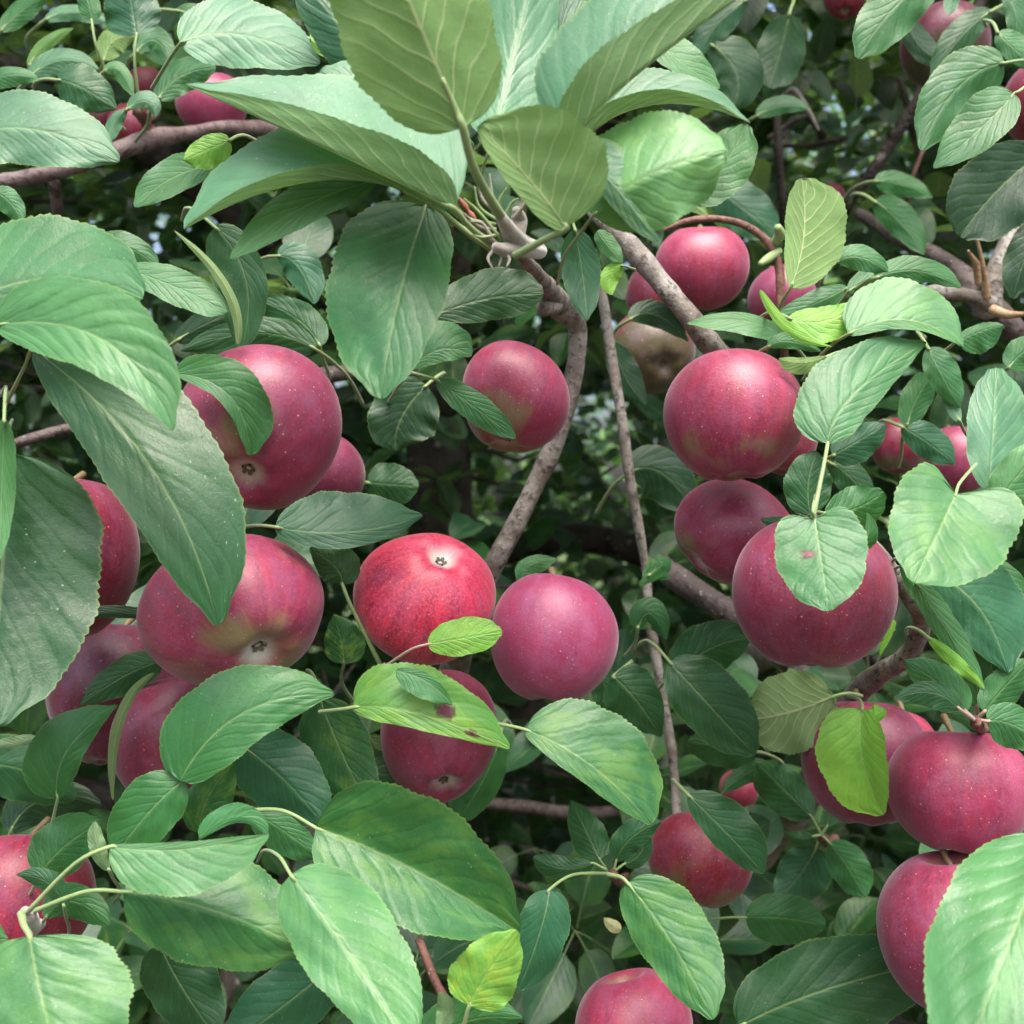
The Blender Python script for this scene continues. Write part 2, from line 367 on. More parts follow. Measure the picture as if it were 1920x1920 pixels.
TINT = {'D': (.016, .088, .030), 'N': (.009, .050, .022), 'M': (.030, .150, .042), 'G': (.038, .165, .055), 'B': (.062, .205, .070), 'P': (.070, .200, .105),
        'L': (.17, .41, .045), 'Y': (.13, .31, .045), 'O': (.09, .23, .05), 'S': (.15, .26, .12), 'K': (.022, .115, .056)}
leaf_count = 0
def leaf(b, m, t, wl, wr, d, c='M', side='T', dt=0., kl=.25, kr=.25, a=.50, e=.62, cord=0., wave=.10, pk=.018, stalk=None, sr=4.5,
         label=None, mott=0., sm='g', q=0., dm=0., teeth=.013, holes=()):
    """A leaf seen with its base at b, a midrib point m and its tip at t (pixels); wl/wr: widths of the two halves in
    pixels to the left/right of the heading (negative = folded over); d base depth, dt tip depth minus base depth;
    kl/kr slope of each half away from the viewer."""
    global leaf_count
    leaf_count += 1
    rg = random.Random(leaf_count*13+5)
    if (a, e) == (.50, .62): a *= rg.uniform(.8, 1.2); e *= rg.uniform(.72, 1.2)
    size = math.hypot(t[0]-b[0], t[1]-b[1])
    if size > 230: nv, nh = 93, 8
    elif size > 110: nv, nh = 66, 6
    else: nv, nh = 39, 4
    B, Mm, T = map(lambda p: np.array(p, float), (b, m, t))
    C = 2*Mm - .5*(B+T)                      # control point so that the curve passes m at .5
    ts = np.linspace(0, 1, nv+1)
    cx = ((1-ts)**2)[:, None]*B + (2*ts*(1-ts))[:, None]*C + (ts**2)[:, None]*T
    dv = (2*(1-ts))[:, None]*(C-B) + (2*ts)[:, None]*(T-C)
    dv /= np.linalg.norm(dv, axis=1)[:, None]+1e-9
    left = np.stack([dv[:, 1], -dv[:, 0]], 1)
    pk0 = a/(a+e); W = (ts**a)*((1-ts)**e)/((pk0**a)*((1-pk0)**e))
    W *= 1 - .26*np.exp(-((ts-.95)/.045)**2)
    W = np.maximum(W, .0)
    W = W + .004
    U = np.concatenate([-np.linspace(1, 0, nh+1)[:-1], np.linspace(0, 1, nh+1)])
    dd = d + dt*ts + (dm if dm else rg.uniform(-.10, .10)*size*d/1920)*4*ts*(1-ts)
    per = 3
    ph = [rg.uniform(0, 6.28) for _ in range(6)]; f1 = rg.uniform(1.0, 2.0); f2 = rg.uniform(2.2, 3.6)
    V = []; UV = []
    px = d/1920
    for i, tt in enumerate(ts):
        for u in U:
            w = (wl if u < 0 else wr); k = (kl if u < 0 else kr); au = abs(u)
            sg = 1 if u < 0 else -1
            ww = w*W[i]
            if au > .99:
                ww *= 1 + teeth*rg.uniform(.5, 1.6)*2*((i % per)/(per-1)-.5) + .025*math.sin(tt*17+ph[0]+sg) + .012*math.sin(tt*41+ph[5]+sg)
            lat = ww*au
            aw = abs(ww)
            p = cx[i] + left[i]*sg*lat
            if cord: p = p - dv[i]*cord*au**1.3*aw*(1-tt)**3*1.3
            z = k*aw*au + q*aw*au*au
            z += wave*abs(w)*au*au*(math.sin(6.283*f1*tt+ph[1 if u < 0 else 2])*.8+math.sin(6.283*f2*tt+ph[3 if u < 0 else 4])*.45)*min(1, 4*tt*(1.15-tt))
            s = 8*(tt+.16*(.5+.25*math.sin(5*tt+ph[0])+.2*math.sin(3*u+ph[1]))) - 2.9*au**.85; fr = abs((s % 1)-.5)
            z += .02*abs(w)*math.sin(9*tt+4*u+ph[2])*math.sin(6*u+ph[3]+5*tt)
            z -= (1 if side == 'T' else -1)*(1 if w > 0 else -1)*pk*abs(w)*(min(1, fr*2.6)-.4)*(1-au**3)*min(1, au*4)*W[i]
            dep = dd[i] + z*px
            V.append(at(p[0], p[1], dep)); UV.append(((u+1)/2, tt))
    V = np.array(V); nu = len(U)
    o0 = Vector(at(B[0], B[1], d))
    V = V - np.array(o0)
    I = np.arange((nv)*(nu-1)); r_, c_ = I//(nu-1), I % (nu-1)
    A = r_*nu+c_
    F = np.stack([A, A+1, A+nu+1, A+nu], 1)
    brown = set()
    for (hu, ht, ru, rt) in holes:
        fu = U[c_]*.5+U[c_+1]*.5; ft = (r_+.5)/nv
        for vi in range(len(UV)):
            q_ = ((UV[vi][0]*2-1-hu)/(ru*1.9))**2+((UV[vi][1]-ht)/(rt*2.2))**2
            if q_ < 1: brown.add(vi)
        keep = ((fu-hu)/ru)**2+((ft-ht)/rt)**2*(1+.5*np.sin(fu*40)) > 1
        F = F[keep]; c_ = c_[keep]; r_ = r_[keep]
    # grid: u grows from visual left to right while heading up -> this winding faces away; flip for the top side
    if side == 'U': F = F[:, ::-1]
    tint = np.array(TINT[c] if isinstance(c, str) else c)*1.12*(1+rg.uniform(-.12, .12))
    TA = np.tile(np.append(tint, mott), (len(V), 1))
    for vi in brown: TA[vi] = (.07, .035, .015, 0)
    me = mesh_np('leaf', V, F, UV, TA)
    o = link('leaf', me, M_leaf, TREE, o0)
    if label: o['label'] = label
    # stalk
    if stalk is None:
        h = dv[0]; L = min(90, .28*size+14)
        stalk = [(B[0]-h[0]*L*.5+rg.uniform(-6, 6), B[1]-h[1]*L*.5, .014), (B[0]-h[0]*L*.9, B[1]-h[1]*L*.9+L*.2, .045), (B[0]-h[0]*L*1.1+rg.uniform(-20, 20), B[1]-h[1]*L*1.1+L*.6, .13)]
    if stalk:
        pts = [tuple(cx[min(nv, nv//5)])+(dd[nv//5]+.0006,), tuple(cx[nv//14])+(dd[nv//14]+.0006,), (B[0], B[1], d)] + [(s[0], s[1], d+s[2]) for s in stalk]
        rr = [.5, .8, 1.0] + [1.05]*(len(stalk)-1) + [1.35]
        rd = sr*.70*d/1920
        w = [at(*p) for p in pts]
        V2, F2 = tube_arrays([x-o0 for x in w], [rd*k for k in rr], 7, 5)
        s_o = link('leaf_stalk', mesh_list('leaf_stalk', V2, F2), M_stalk if sm == 'g' else (M_stalkr if sm == 'r' else M_fuzz), o, o0)
    return o

# ---- spray nearest the lens, top middle
CT = (950, 462)
leaf((868, 240), (765, -5), (655, -260), 150, 135, .335, (.11, .29, .07), 'U', dt=-.03, kl=.2, kr=.35, wave=.06, stalk=[(890, 320, .012), (938, 405, .03)], sr=12,
     label='large leaf seen from below at the very top, the nearest of all')
leaf((1068, 265), (1215, 125), (1440, -40), 82, -165, .35, 'P', 'U', dt=.0, kl=-.35, kr=.75, a=.42, wave=.05, stalk=[(1052, 300, .01), (1020, 380, .03)], sr=8,
     label='folded leaf whose grey-green underside leans towards the upper right')
leaf((925, 262), (962, 110), (1015, -120), 85, 78, .405, 'P', 'T', dt=.03, kl=.5, kr=.35, stalk=[(905, 330, .01), (930, 400, .02)])
leaf((1000, 262), (1038, 110), (1080, -50), 44, 56, .45, 'K', 'T', kl=-.1, kr=-.1)
leaf((1150, 90), (1250, 30), (1380, -60), 60, 45, .44, 'P', 'T', kl=.5, kr=-.4)
leaf((1200, 60), (1270, 112), (1350, 166), 42, 24, .43, 'B', 'T', kl=.4, kr=-.5)
leaf((1083, 268), (1232, 196), (1408, 232), 72, -30, .40, 'P', 'T', kl=.8, kr=-.5, e=.9)
leaf((852, 392), (655, 300), (345, 158), -170, 72, .365, 'P', 'U', dt=.03, kl=.85, kr=-.4, wave=.05, a=.5, e=.9, stalk=[(880, 425, .008), (930, 465, .02)], sr=8,
     label='V-folded leaf pointing left, olive underside in front and pale upper side behind')
leaf((835, 402), (615, 338), (345, 430), -30, 120, .385, 'P', 'T', dt=.01, kl=-.6, kr=.7, wave=.06, stalk=[(880, 440, .004), (925, 470, .012)], sr=7)
leaf((705, 340), (575, 385), (432, 485), 34, 45, .40, 'B', 'T', kl=-.3, kr=.5)
leaf((338, 82), (452, 66), (600, 120), 70, 62, .45, 'P', 'T', kl=.6, kr=-.2, stalk=[(315, 115, .02), (285, 165, .05)])
leaf((722, 165), (645, 55), (555, -50), 60, 62, .44, 'K', 'T', kl=.3, kr=.5)
leaf((780, 250), (700, 190), (600, 130), 50, 60, .43, 'P', 'T', kl=.3, kr=.5, stalk=[(800, 290, .01), (825, 350, .03)])
leaf((1062, 428), (990, 335), (896, 236), 34, 150, .34, (.12, .31, .08), 'U', kl=.1, kr=-.5, a=.38, e=.5, wave=.04, stalk=[(1020, 450, .006), (965, 480, .015)], sr=9,
     label='cupped leaf beside the downy spur showing its pale underside')
leaf((1112, 405), (1215, 330), (1362, 282), 112, 100, .352, (.11, .29, .10), 'T', dt=-.01, kl=.6, kr=.2, a=.45, e=.45, wave=.16, pk=.006, mott=.12,
     label='wavy bright leaf with a yellowing rim')
leaf((1062, 255), (1150, 345), (1236, 456), 62, 30, .348, 'P', 'T', kl=.6, kr=.2, a=.6, e=.5, stalk=False, mott=.3)
leaf((1285, 372), (1352, 315), (1400, 232), 50, 52, .42, 'B', 'T', kl=.3, kr=-.3, a=.5, e=.5)
leaf((800, 386), (748, 560), (714, 748), 84, 140, .41, 'G', 'T', dt=-.035, kl=-.25, kr=.45, a=.42, e=.62, pk=.05, stalk=[(825, 400, .0), (900, 450, .006)], sr=6,
     label='broad wrinkled leaf hanging from the spur, dead centre of the left half')
leaf((813, 592), (915, 560), (1020, 552), 55, 42, .50, 'D', 'T', kl=.35, kr=.0)
leaf((772, 690), (828, 655), (884, 668), 52, 24, .49, 'G', 'T', kl=.3, kr=-.3)
leaf((818, 712), (888, 762), (967, 822), 28, 27, .50, 'G', 'T', kl=.1, kr=.1, stalk=[(785, 702, .005), (755, 695, .01)], sr=4)
leaf((1078, 430), (1092, 512), (1100, 602), 34, 38, .47, 'K', 'T', kl=.5, kr=.0)
leaf((1168, 498), (1145, 522), (1148, 553), 16, 20, .52, 'L', 'T', stalk=[(1190, 505, .01)], sr=3)
leaf((1120, 432), (1142, 462), (1168, 492), 18, 18, .52, 'B', 'T', stalk=False)
# ---- left side
leaf((-140, 610), (70, 525), (268, 560), 118, 55, .394, 'G', 'T', dt=.0, kl=.55, kr=-.2, a=.5, e=.5, wave=.05, pk=.03,
     label='bluish upper leaf of the pair jutting in from the left edge')
leaf((-10, 610), (196, 640), (324, 808), 98, 66, .380, 'B', 'T', dt=-.02, kl=.15, kr=-.5, a=.5, e=.75, wave=.07, pk=.06,
     label='paler lower leaf of the pair at the left edge, wrinkled towards its tip')
leaf((1590, 540), (1522, 572), (1440, 612), 24, 24, .60, 'G', 'T')
leaf((1440, 1440), (1400, 1450), (1350, 1490), 20, 22, .70, 'D', 'T')
leaf((62, 655), (285, 880), (408, 1174), 132, 84, .43, 'D', 'T', dt=-.025, kl=.4, kr=-.25, a=.6, e=.65, wave=.05, stalk=[(45, 690, .01), (10, 760, .03)],
     label='long deep green leaf hanging in front of the two big apples on the left')
leaf((328, 700), (432, 745), (468, 854), 62, 20, .46, 'G', 'T', kl=.1, kr=-.5, pk=.035, stalk=False)
leaf((18, 850), (2, 1085), (-20, 1365), 188, 110, .41, 'D', 'T', dt=-.025, kl=.25, kr=.2, a=.42, e=.55, pk=.032, wave=.04,
     label='big dark leaf with sunken veins at the left edge')
leaf((8, 786), (4, 905), (0, 1050), 26, 45, .385, 'B', 'T', kl=.3)
leaf((-85, 262), (62, 243), (224, 303), 72, 68, .43, 'P', 'T', kl=.5, kr=-.25, label='pale leaf lying over the reddish branch at the upper left')
leaf((402, 308), (322, 334), (252, 388), 32, 38, .50, 'B', 'T', kl=-.2, kr=.3)
leaf((432, 262), (385, 282), (344, 300), 38, 26, .49, 'L', 'T')
leaf((238, 505), (338, 542), (426, 586), 36, 32, .47, 'G', 'T', kl=.4, kr=-.5)
leaf((165, 478), (232, 462), (302, 508), 28, 38, .55, 'M', 'T', kl=.3)
leaf((402, 425), (462, 530), (450, 665), 40, 62, .52, 'D', 'T', kl=.1, kr=.1)
leaf((446, 646), (424, 540), (326, 432), 10, 9, .47, 'S', 'U', kl=.3, kr=.8, stalk=False)
leaf((592, 655), (480, 625), (338, 658), 45, 32, .56, 'D', 'T')
leaf((330, 640), (430, 590), (520, 585), 30, 30, .6, 'N', 'T')
leaf((600, 650), (560, 600), (480, 560), 30, 35, .58, 'D', 'T')
leaf((515, 988), (652, 998), (793, 967), 78, 30, .455, 'K', 'T', kl=.55, kr=-.25, a=.5, e=.7, stalk=[(480, 985, .02), (440, 990, .05)])
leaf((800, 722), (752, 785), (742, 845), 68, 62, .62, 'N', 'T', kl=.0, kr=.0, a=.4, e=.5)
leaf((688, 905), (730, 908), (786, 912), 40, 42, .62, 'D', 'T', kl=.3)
leaf((338, 1464), (455, 1338), (628, 1302), 92, 62, .425, 'M', 'T', dt=.01, kl=.3, kr=-.2, a=.42, e=.75, wave=.05, stalk=False,
     label='smooth leaf lying across the bottom of the big calyx-showing apple')
leaf((345, 1462), (278, 1525), (212, 1610), 52, 62, .43, 'M', 'T', kl=.1, kr=.15, a=.5, e=.6, stalk=False)
leaf((108, 1497), (128, 1405), (222, 1322), 70, 34, .45, 'M', 'T', kl=.35, kr=.1, a=.5, e=.9, stalk=[(104, 1515, .004), (97, 1550, .01)], sr=4)
leaf((75, 1640), (120, 1588), (192, 1540), 55, 48, .45, 'M', 'T', pk=.04, a=.4, e=.5)
leaf((205, 1632), (185, 1590), (178, 1540), 18, 15, .43, 'S', 'T', wave=.3)
leaf((205, 1588), (345, 1592), (505, 1563), 14, 88, .385, 'B', 'T', kl=.3, kr=-.5, a=.5, e=.7, wave=.05, stalk=[(140, 1620, .002), (50, 1712, .012)], sr=5.5, sm='g',
     label='light curved leaf on a long stalk, upper of the spray at the lower left')
leaf((232, 1672), (402, 1708), (576, 1782), 112, 108, .395, 'G', 'T', kl=.75, kr=.1, a=.42, e=.55, wave=.07, mott=.15, stalk=[(160, 1672, .002), (55, 1712, .006)], sr=5.5,
     label='broad half-shaded leaf on a long pale stalk at the lower left')
leaf((56, 1755), (85, 1900), (145, 2090), 170, 125, .375, 'B', 'T', dt=-.03, kl=.2, kr=.0, a=.4, e=.6, wave=.05, mott=.1, stalk=[(45, 1735, .002), (40, 1712, .01)], sr=8)
leaf((-110, 1640), (-50, 1720), (15, 1760), 30, 36, .39, 'G', 'T', stalk=False)
leaf((545, 1640), (655, 1790), (775, 1975), 108, 84, .385, 'B', 'T', dt=-.03, kl=.7, kr=-.1, a=.45, e=.6, wave=.06, mott=.08)
leaf((592, 1552), (770, 1628), (974, 1748), 135, 112, .42, 'M', 'T', kl=-.35, kr=-.75, a=.42, e=.6, wave=.06, mott=.15, stalk=[(530, 1520, .004), (455, 1520, .02)], sr=5,
     label='very broad two-toned leaf below the calyx-showing apple at bottom centre')
leaf((880, 1886), (912, 1828), (970, 1744), 64, 62, .40, 'Y', 'T', kl=.1, kr=.1, a=.4, e=.6, mott=.6, pk=.04, stalk=[(874, 1905, .002), (862, 1960, .01)], sr=5,
     label='small round leaf mottled bright yellow')
leaf((985, 1368), (1108, 1436), (1222, 1546), 108, 34, .45, 'G', 'T', kl=.45, kr=-.4, a=.5, e=.55, wave=.06, mott=.2, stalk=[(960, 1362, .003), (930, 1357, .01)], sr=4.5,
     label='domed green leaf below the pink apple with a bitten yellowish tip')
leaf((663, 1326), (792, 1340), (956, 1404), 90, 30, .445, (.10, .28, .045), 'T', kl=.3, kr=-.3, a=.45, e=.7, mott=.3, holes=((-.25, .62, .10, .03), (.2, .8, .12, .02)), stalk=[(640, 1330, .004), (600, 1335, .02)], sr=5,
     label='lime green speckled leaf with two brown nicks between the red apples')
leaf((742, 1258), (800, 1278), (848, 1322), 14, 34, .437, 'G', 'T', kl=.1, kr=-.4, stalk=False)
leaf((802, 1208), (870, 1196), (942, 1184), 38, 33, .44, 'L', 'T', kl=.35, kr=-.1, a=.5, e=.5, wave=.03, pk=.01, stalk=[(770, 1218, .004), (722, 1250, .02)], sr=3.5, sm='r',
     label='small oval lime leaf in front of the brightest red apple')
leaf((645, 1245), (640, 1200), (625, 1152), 34, 42, .54, 'G', 'T', mott=.5)
leaf((642, 1096), (628, 1062), (580, 1028), 34, 44, .48, 'D', 'T', stalk=[(660, 1140, .0), (715, 1250, .01)], sr=5)
leaf((690, 1380), (725, 1430), (770, 1500), 30, 28, .56, 'S', 'U')
leaf((935, 1392), (905, 1465), (855, 1545), 34, 60, .60, 'M', 'T')
leaf((600, 1310), (640, 1410), (700, 1530), 60, 66, .50, 'D', 'T', kl=.1, kr=.1, mott=.15)
leaf((448, 1395), (530, 1460), (610, 1550), 75, 70, .49, 'K', 'T', kl=.35, kr=.3, a=.45)
leaf((376, 1560), (388, 1500), (440, 1425), 40, 50, .45, 'M', 'T', mott=.3, pk=.035)
leaf((470, 1522), (535, 1560), (600, 1610), 30, 42, .44, 'G', 'T')
leaf((375, 1572), (450, 1535), (503, 1572), 30, 8, .40, 'G', 'T', stalk=False)
leaf((650, 1430), (720, 1480), (790, 1560), 60, 60, .55, 'D', 'T')
leaf((300, 1770), (340, 1850), (410, 1950), 75, 65, .47, 'D', 'T')
leaf((650, 1790), (540, 1880), (430, 1960), 65, 70, .49, 'K', 'T')
leaf((85, 1722), (135, 1690), (205, 1735), 35, 32, .44, 'M', 'T', pk=.035)
leaf((120, 1700), (90, 1655), (30, 1640), 20, 25, .43, 'D', 'T')
leaf((70, 1384), (30, 1396), (-20, 1398), 6, 16, .47, 'S', 'T', stalk=False)
leaf((-60, 1450), (30, 1440), (140, 1500), 60, 60, .6, 'D', 'T')
leaf((20, 1560), (80, 1500), (190, 1510), 40, 40, .62, 'N', 'T')
leaf((820, 1925), (835, 1895), (822, 1860), 16, 20, .41, 'S', 'T')
leaf((760, 1990), (860, 1920), (980, 1910), 50, 50, .46, 'M', 'T')
# ---- right side
leaf((1527, 972), (1541, 1060), (1554, 1146), 90, 84, .42, 'G', 'T', dt=-.02, kl=-.05, kr=.25, a=.36, e=.6, cord=.35, wave=.05, holes=((.30, .37, .10, .022),), stalk=[(1525, 955, .0), (1530, 930, .02)], sr=5,
     label='heart-shaped leaf with a small brown hole, over the large dark red apple')
leaf((1552, 832), (1602, 738), (1737, 642), 88, 46, .45, 'G', 'T', dt=.025, kl=.35, kr=-.1, a=.45, e=.7, wave=.05, stalk=[(1545, 870, -.01), (1524, 972, -.025)], sr=5,
     label='leaf hanging by a straight upright stalk beside the right upper apple')
leaf((1520, 966), (1516, 905), (1532, 846), 46, 44, .455, 'D', 'T', kl=.2, kr=.2, stalk=False)
leaf((1545, 962), (1600, 955), (1658, 922), 42, 40, .45, 'M', 'T', pk=.035, kl=.2)
leaf((1560, 1005), (1620, 1010), (1625, 960), 10, 22, .44, 'M', 'T', stalk=False)
leaf((1792, 926), (1757, 1003), (1711, 1092), 138, 104, .42, 'B', 'T', dt=-.025, kl=-.1, kr=.25, a=.34, e=.62, cord=.55, wave=.08, mott=.12, stalk=[(1800, 905, .01), (1830, 870, .04)], sr=4,
     label='large bright heart-shaped leaf near the right edge')
leaf((1853, 918), (1862, 810), (1866, 688), 50, 62, .47, 'P', 'T', dt=.03, kl=-.1, kr=.4, a=.5, e=.45, stalk=[(1845, 935, .01), (1830, 950, .03)])
leaf((1868, 952), (1912, 888), (1980, 820), 42, 58, .45, 'B', 'T')
leaf((1590, 627), (1702, 600), (1806, 651), 78, 18, .47, 'B', 'T', kl=.6, kr=-.4, a=.45, e=.75, mott=.1,
     label='light domed leaf above the pair of hanging leaves at the right')
leaf((1478, 596), (1545, 602), (1612, 566), 28, 42, .48, 'L', 'T', kl=.4, kr=-.2)
leaf((1425, 543), (1480, 618), (1560, 650), 12, 9, .47, 'L', 'T', stalk=False)
leaf((1640, 522), (1720, 508), (1802, 540), 28, 20, .54, 'M', 'T', kl=.5)
leaf((1568, 492), (1612, 482), (1668, 512), 24, 26, .54, 'G', 'T', kl=.5)
leaf((1590, 548), (1650, 520), (1740, 525), 24, 22, .56, 'M', 'T', kl=.5)
leaf((1482, 540), (1507, 440), (1502, 334), 36, 80, .50, 'O', 'U', dt=.01, kl=.2, kr=.15, a=.6, e=.42, wave=.04, pk=.03,
     label='upright olive leaf showing its veined underside by the curved twig')
leaf((1482, 642), (1400, 602), (1288, 606), 26, 15, .52, 'B', 'T', kl=-.6, kr=.5)
leaf((1552, 668), (1505, 680), (1460, 672), 22, 10, .47, 'O', 'U')
leaf((1440, 650), (1480, 640), (1540, 660), 16, 14, .5, 'G', 'T')
leaf((1884, 118), (1796, 165), (1726, 282), 62, 56, .55, 'M', 'T', kl=.2, kr=.2)
leaf((1902, 175), (1842, 238), (1750, 316), 40, 54, .50, 'M', 'T', kl=-.55, kr=.25, a=.45, e=.7, stalk=[(1915, 168, .0), (1960, 130, .01)], sr=4,
     label='two-tone leaf folded along its pale midrib near the upper right corner')
leaf((1960, 280), (1868, 360), (1800, 445), 75, 78, .60, 'N', 'T', kl=-.2, kr=-.2)
leaf((1765, -65), (1672, 20), (1608, 110), 50, 48, .56, 'M', 'T', kl=.1, kr=.3)
leaf((1970, 410), (1925, 480), (1900, 560), 30, 40, .6, 'N', 'T')
leaf((1870, 60), (1900, 90), (1950, 130), 30, 24, .6, 'G', 'T')
leaf((1880, -20), (1905, 30), (1900, 90), 30, 20, .62, 'G', 'T')
leaf((1790, -40), (1785, -5), (1778, 28), 16, 16, .62, 'P', 'T')
leaf((1950, 100), (1900, 110), (1850, 90), 18, 18, .6, 'M', 'T')
leaf((1795, 640), (1840, 620), (1882, 610), 14, 40, .56, 'G', 'T')
leaf((1890, 690), (1920, 660), (1950, 650), 30, 30, .56, 'M', 'T')
leaf((1740, 652), (1765, 700), (1800, 765), 34, 28, .56, 'G', 'T')
leaf((1700, 800), (1720, 745), (1750, 700), 30, 28, .6, 'M', 'T')
leaf((1800, 790), (1780, 740), (1790, 690), 14, 16, .56, 'P', 'T')
leaf((1560, 855), (1612, 825), (1662, 795), 30, 38, .56, 'K', 'T')
leaf((1690, 800), (1740, 830), (1790, 870), 34, 30, .6, 'K', 'T')
leaf((1560, 870), (1600, 900), (1640, 960), 30, 30, .6, 'D', 'T')
leaf((1745, 1075), (1835, 1140), (1890, 1262), 88, 62, .46, 'K', 'T', kl=.5, kr=.1, pk=.04, a=.45,
     label='dark glossy puckered leaf at the right edge')
leaf((1850, 1050), (1900, 1110), (1940, 1200), 30, 40, .5, 'M', 'T')
leaf((1718, 1092), (1775, 1180), (1845, 1295), 26, 24, .44, 'B', 'T', kl=.3)
leaf((1690, 1040), (1722, 1110), (1770, 1160), 20, 16, .46, 'M', 'T')
leaf((1740, 1195), (1790, 1235), (1846, 1290), 10, 16, .435, 'L', 'T', wave=.3)
leaf((305, 1238), (232, 1268), (150, 1322), 34, 34, .50, 'D', 'T')
leaf((290, 1262), (226, 1350), (212, 1500), 8, 12, .48, 'S', 'U', stalk=False)
leaf((300, 1160), (190, 1150), (90, 1180), 10, 14, .47, 'N', 'T', stalk=False)
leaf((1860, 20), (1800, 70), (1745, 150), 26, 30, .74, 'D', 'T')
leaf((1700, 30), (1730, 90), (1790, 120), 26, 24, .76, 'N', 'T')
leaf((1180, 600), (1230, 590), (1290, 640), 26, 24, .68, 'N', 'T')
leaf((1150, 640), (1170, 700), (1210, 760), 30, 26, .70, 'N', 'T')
leaf((1812, 1335), (1765, 1285), (1695, 1238), 36, 38, .45, 'M', 'T', kl=.2, stalk=[(1828, 1350, .005)], sm='r')
leaf((1800, 1330), (1745, 1298), (1675, 1312), 30, 22, .44, 'D', 'T', kl=.1, stalk=[(1825, 1348, .008)], sm='r')
leaf((1850, 1352), (1905, 1362), (1980, 1410), 38, 44, .45, 'G', 'T', kl=.3, stalk=[(1830, 1350, .004)], sm='r')
leaf((1845, 1335), (1882, 1290), (1935, 1235), 36, 34, .46, 'M', 'T', stalk=[(1830, 1350, .004)], sm='r')
leaf((1832, 1325), (1830, 1270), (1810, 1190), 34, 34, .47, 'D', 'T', stalk=[(1832, 1348, .004)], sm='r')
leaf((1617, 1328), (1618, 1425), (1657, 1528), 46, 84, .47, 'L', 'T', kl=-.9, kr=.25, a=.38, e=.55, wave=.03, stalk=[(1612, 1312, .01), (1590, 1305, .03)], sr=4,
     label='lime leaf folded in half over the apple at the lower right')
leaf((1662, 1330), (1640, 1345), (1618, 1335), 10, 30, .475, 'L', 'T', stalk=False)
leaf((1562, 1306), (1482, 1335), (1400, 1350), 78, 76, .56, 'S', 'U', kl=.1, kr=.1, a=.36, e=.42, stalk=[(1590, 1300, .0), (1615, 1305, .01)],
     label='pale grey-green leaf seen from below, left of the folded lime leaf')
leaf((1262, 1265), (1335, 1215), (1412, 1195), 52, 48, .58, 'D', 'T', kl=.1)
leaf((1255, 1240), (1325, 1318), (1415, 1415), 70, 55, .55, 'D', 'T', kl=.25, kr=.0)
leaf((1420, 1410), (1360, 1400), (1290, 1390), 40, 40, .62, 'D', 'T')
leaf((1176, 1655), (1262, 1772), (1337, 1912), 82, 58, .45, 'M', 'T', dt=-.025, kl=.2, kr=.2, a=.45, e=.6, wave=.05, mott=.1, stalk=[(1165, 1645, .002), (1140, 1640, .01)], sr=5,
     label='leaf with a pale folded edge above the apple at the bottom edge')
leaf((1290, 1490), (1365, 1565), (1432, 1638), 56, 32, .52, 'D', 'T', kl=.2, kr=.0, stalk=[(1275, 1475, .01), (1262, 1462, .03)])
leaf((1030, 1668), (1012, 1750), (972, 1856), 52, 46, .46, 'K', 'T', kl=.2, kr=.3, stalk=[(1075, 1640, .01), (1150, 1638, .02)], sr=4)
leaf((1385, 1925), (1560, 1852), (1775, 1800), 96, 110, .52, 'D', 'T', kl=.3, kr=-.1, a=.45, e=.6,
     label='large dark leaf along the bottom edge, left of the brightest leaf')
leaf((1398, 1720), (1470, 1722), (1548, 1735), 46, 50, .60, 'M', 'T', a=.45, e=.5, stalk=[(1370, 1720, .0), (1335, 1724, .01)], sr=3)
leaf((1975, 1572), (1890, 1775), (1800, 2020), 120, 150, .37, 'B', 'T', dt=-.05, kl=-.3, kr=.6, a=.5, e=.6, wave=.05,
     label='brightest leaf, cut by the right edge at the bottom, over a red apple')
leaf((1165, 1742), (1148, 1735), (1132, 1720), 12, 12, .5, (.40, .42, .22), 'T', stalk=False)
leaf((1112, 1618), (1055, 1628), (1000, 1605), 24, 22, .53, 'D', 'T', stalk=[(1135, 1630, .002)], sr=3)
leaf((1125, 1612), (1100, 1560), (1070, 1500), 34, 34, .56, 'D', 'T', stalk=[(1140, 1635, .002)], sr=3)
leaf((1155, 1615), (1185, 1570), (1240, 1540), 30, 26, .54, 'D', 'T', stalk=[(1150, 1635, .002)], sr=3)
leaf((1170, 1620), (1200, 1600), (1215, 1560), 24, 20, .54, 'D', 'T', stalk=[(1150, 1635, .002)], sr=3)
leaf((1522, 1532), (1472, 1482), (1420, 1430), 44, 40, .66, 'D', 'T', stalk=[(1540, 1565, .002)], sr=3)
leaf((1555, 1580), (1590, 1625), (1622, 1682), 38, 34, .66, 'M', 'T', stalk=[(1540, 1565, .002)], sr=3)
leaf((1530, 1590), (1500, 1640), (1455, 1690), 55, 45, .68, 'K', 'T', stalk=[(1540, 1565, .002)], sr=3)
leaf((1525, 1568), (1500, 1572), (1472, 1560), 14, 14, .66, 'D', 'T', stalk=[(1540, 1565, .002)], sr=3)
leaf((1550, 1550), (1565, 1515), (1590, 1500), 14, 18, .66, 'D', 'T', stalk=[(1540, 1565, .002)], sr=3)
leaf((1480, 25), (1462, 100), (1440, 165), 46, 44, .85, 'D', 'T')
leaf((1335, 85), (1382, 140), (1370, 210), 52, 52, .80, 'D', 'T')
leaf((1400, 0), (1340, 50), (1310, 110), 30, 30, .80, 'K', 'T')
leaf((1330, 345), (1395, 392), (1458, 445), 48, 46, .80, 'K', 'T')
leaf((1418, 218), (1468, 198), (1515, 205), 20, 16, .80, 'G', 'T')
leaf((1640, 378), (1692, 420), (1732, 478), 34, 28, .80, 'M', 'T')
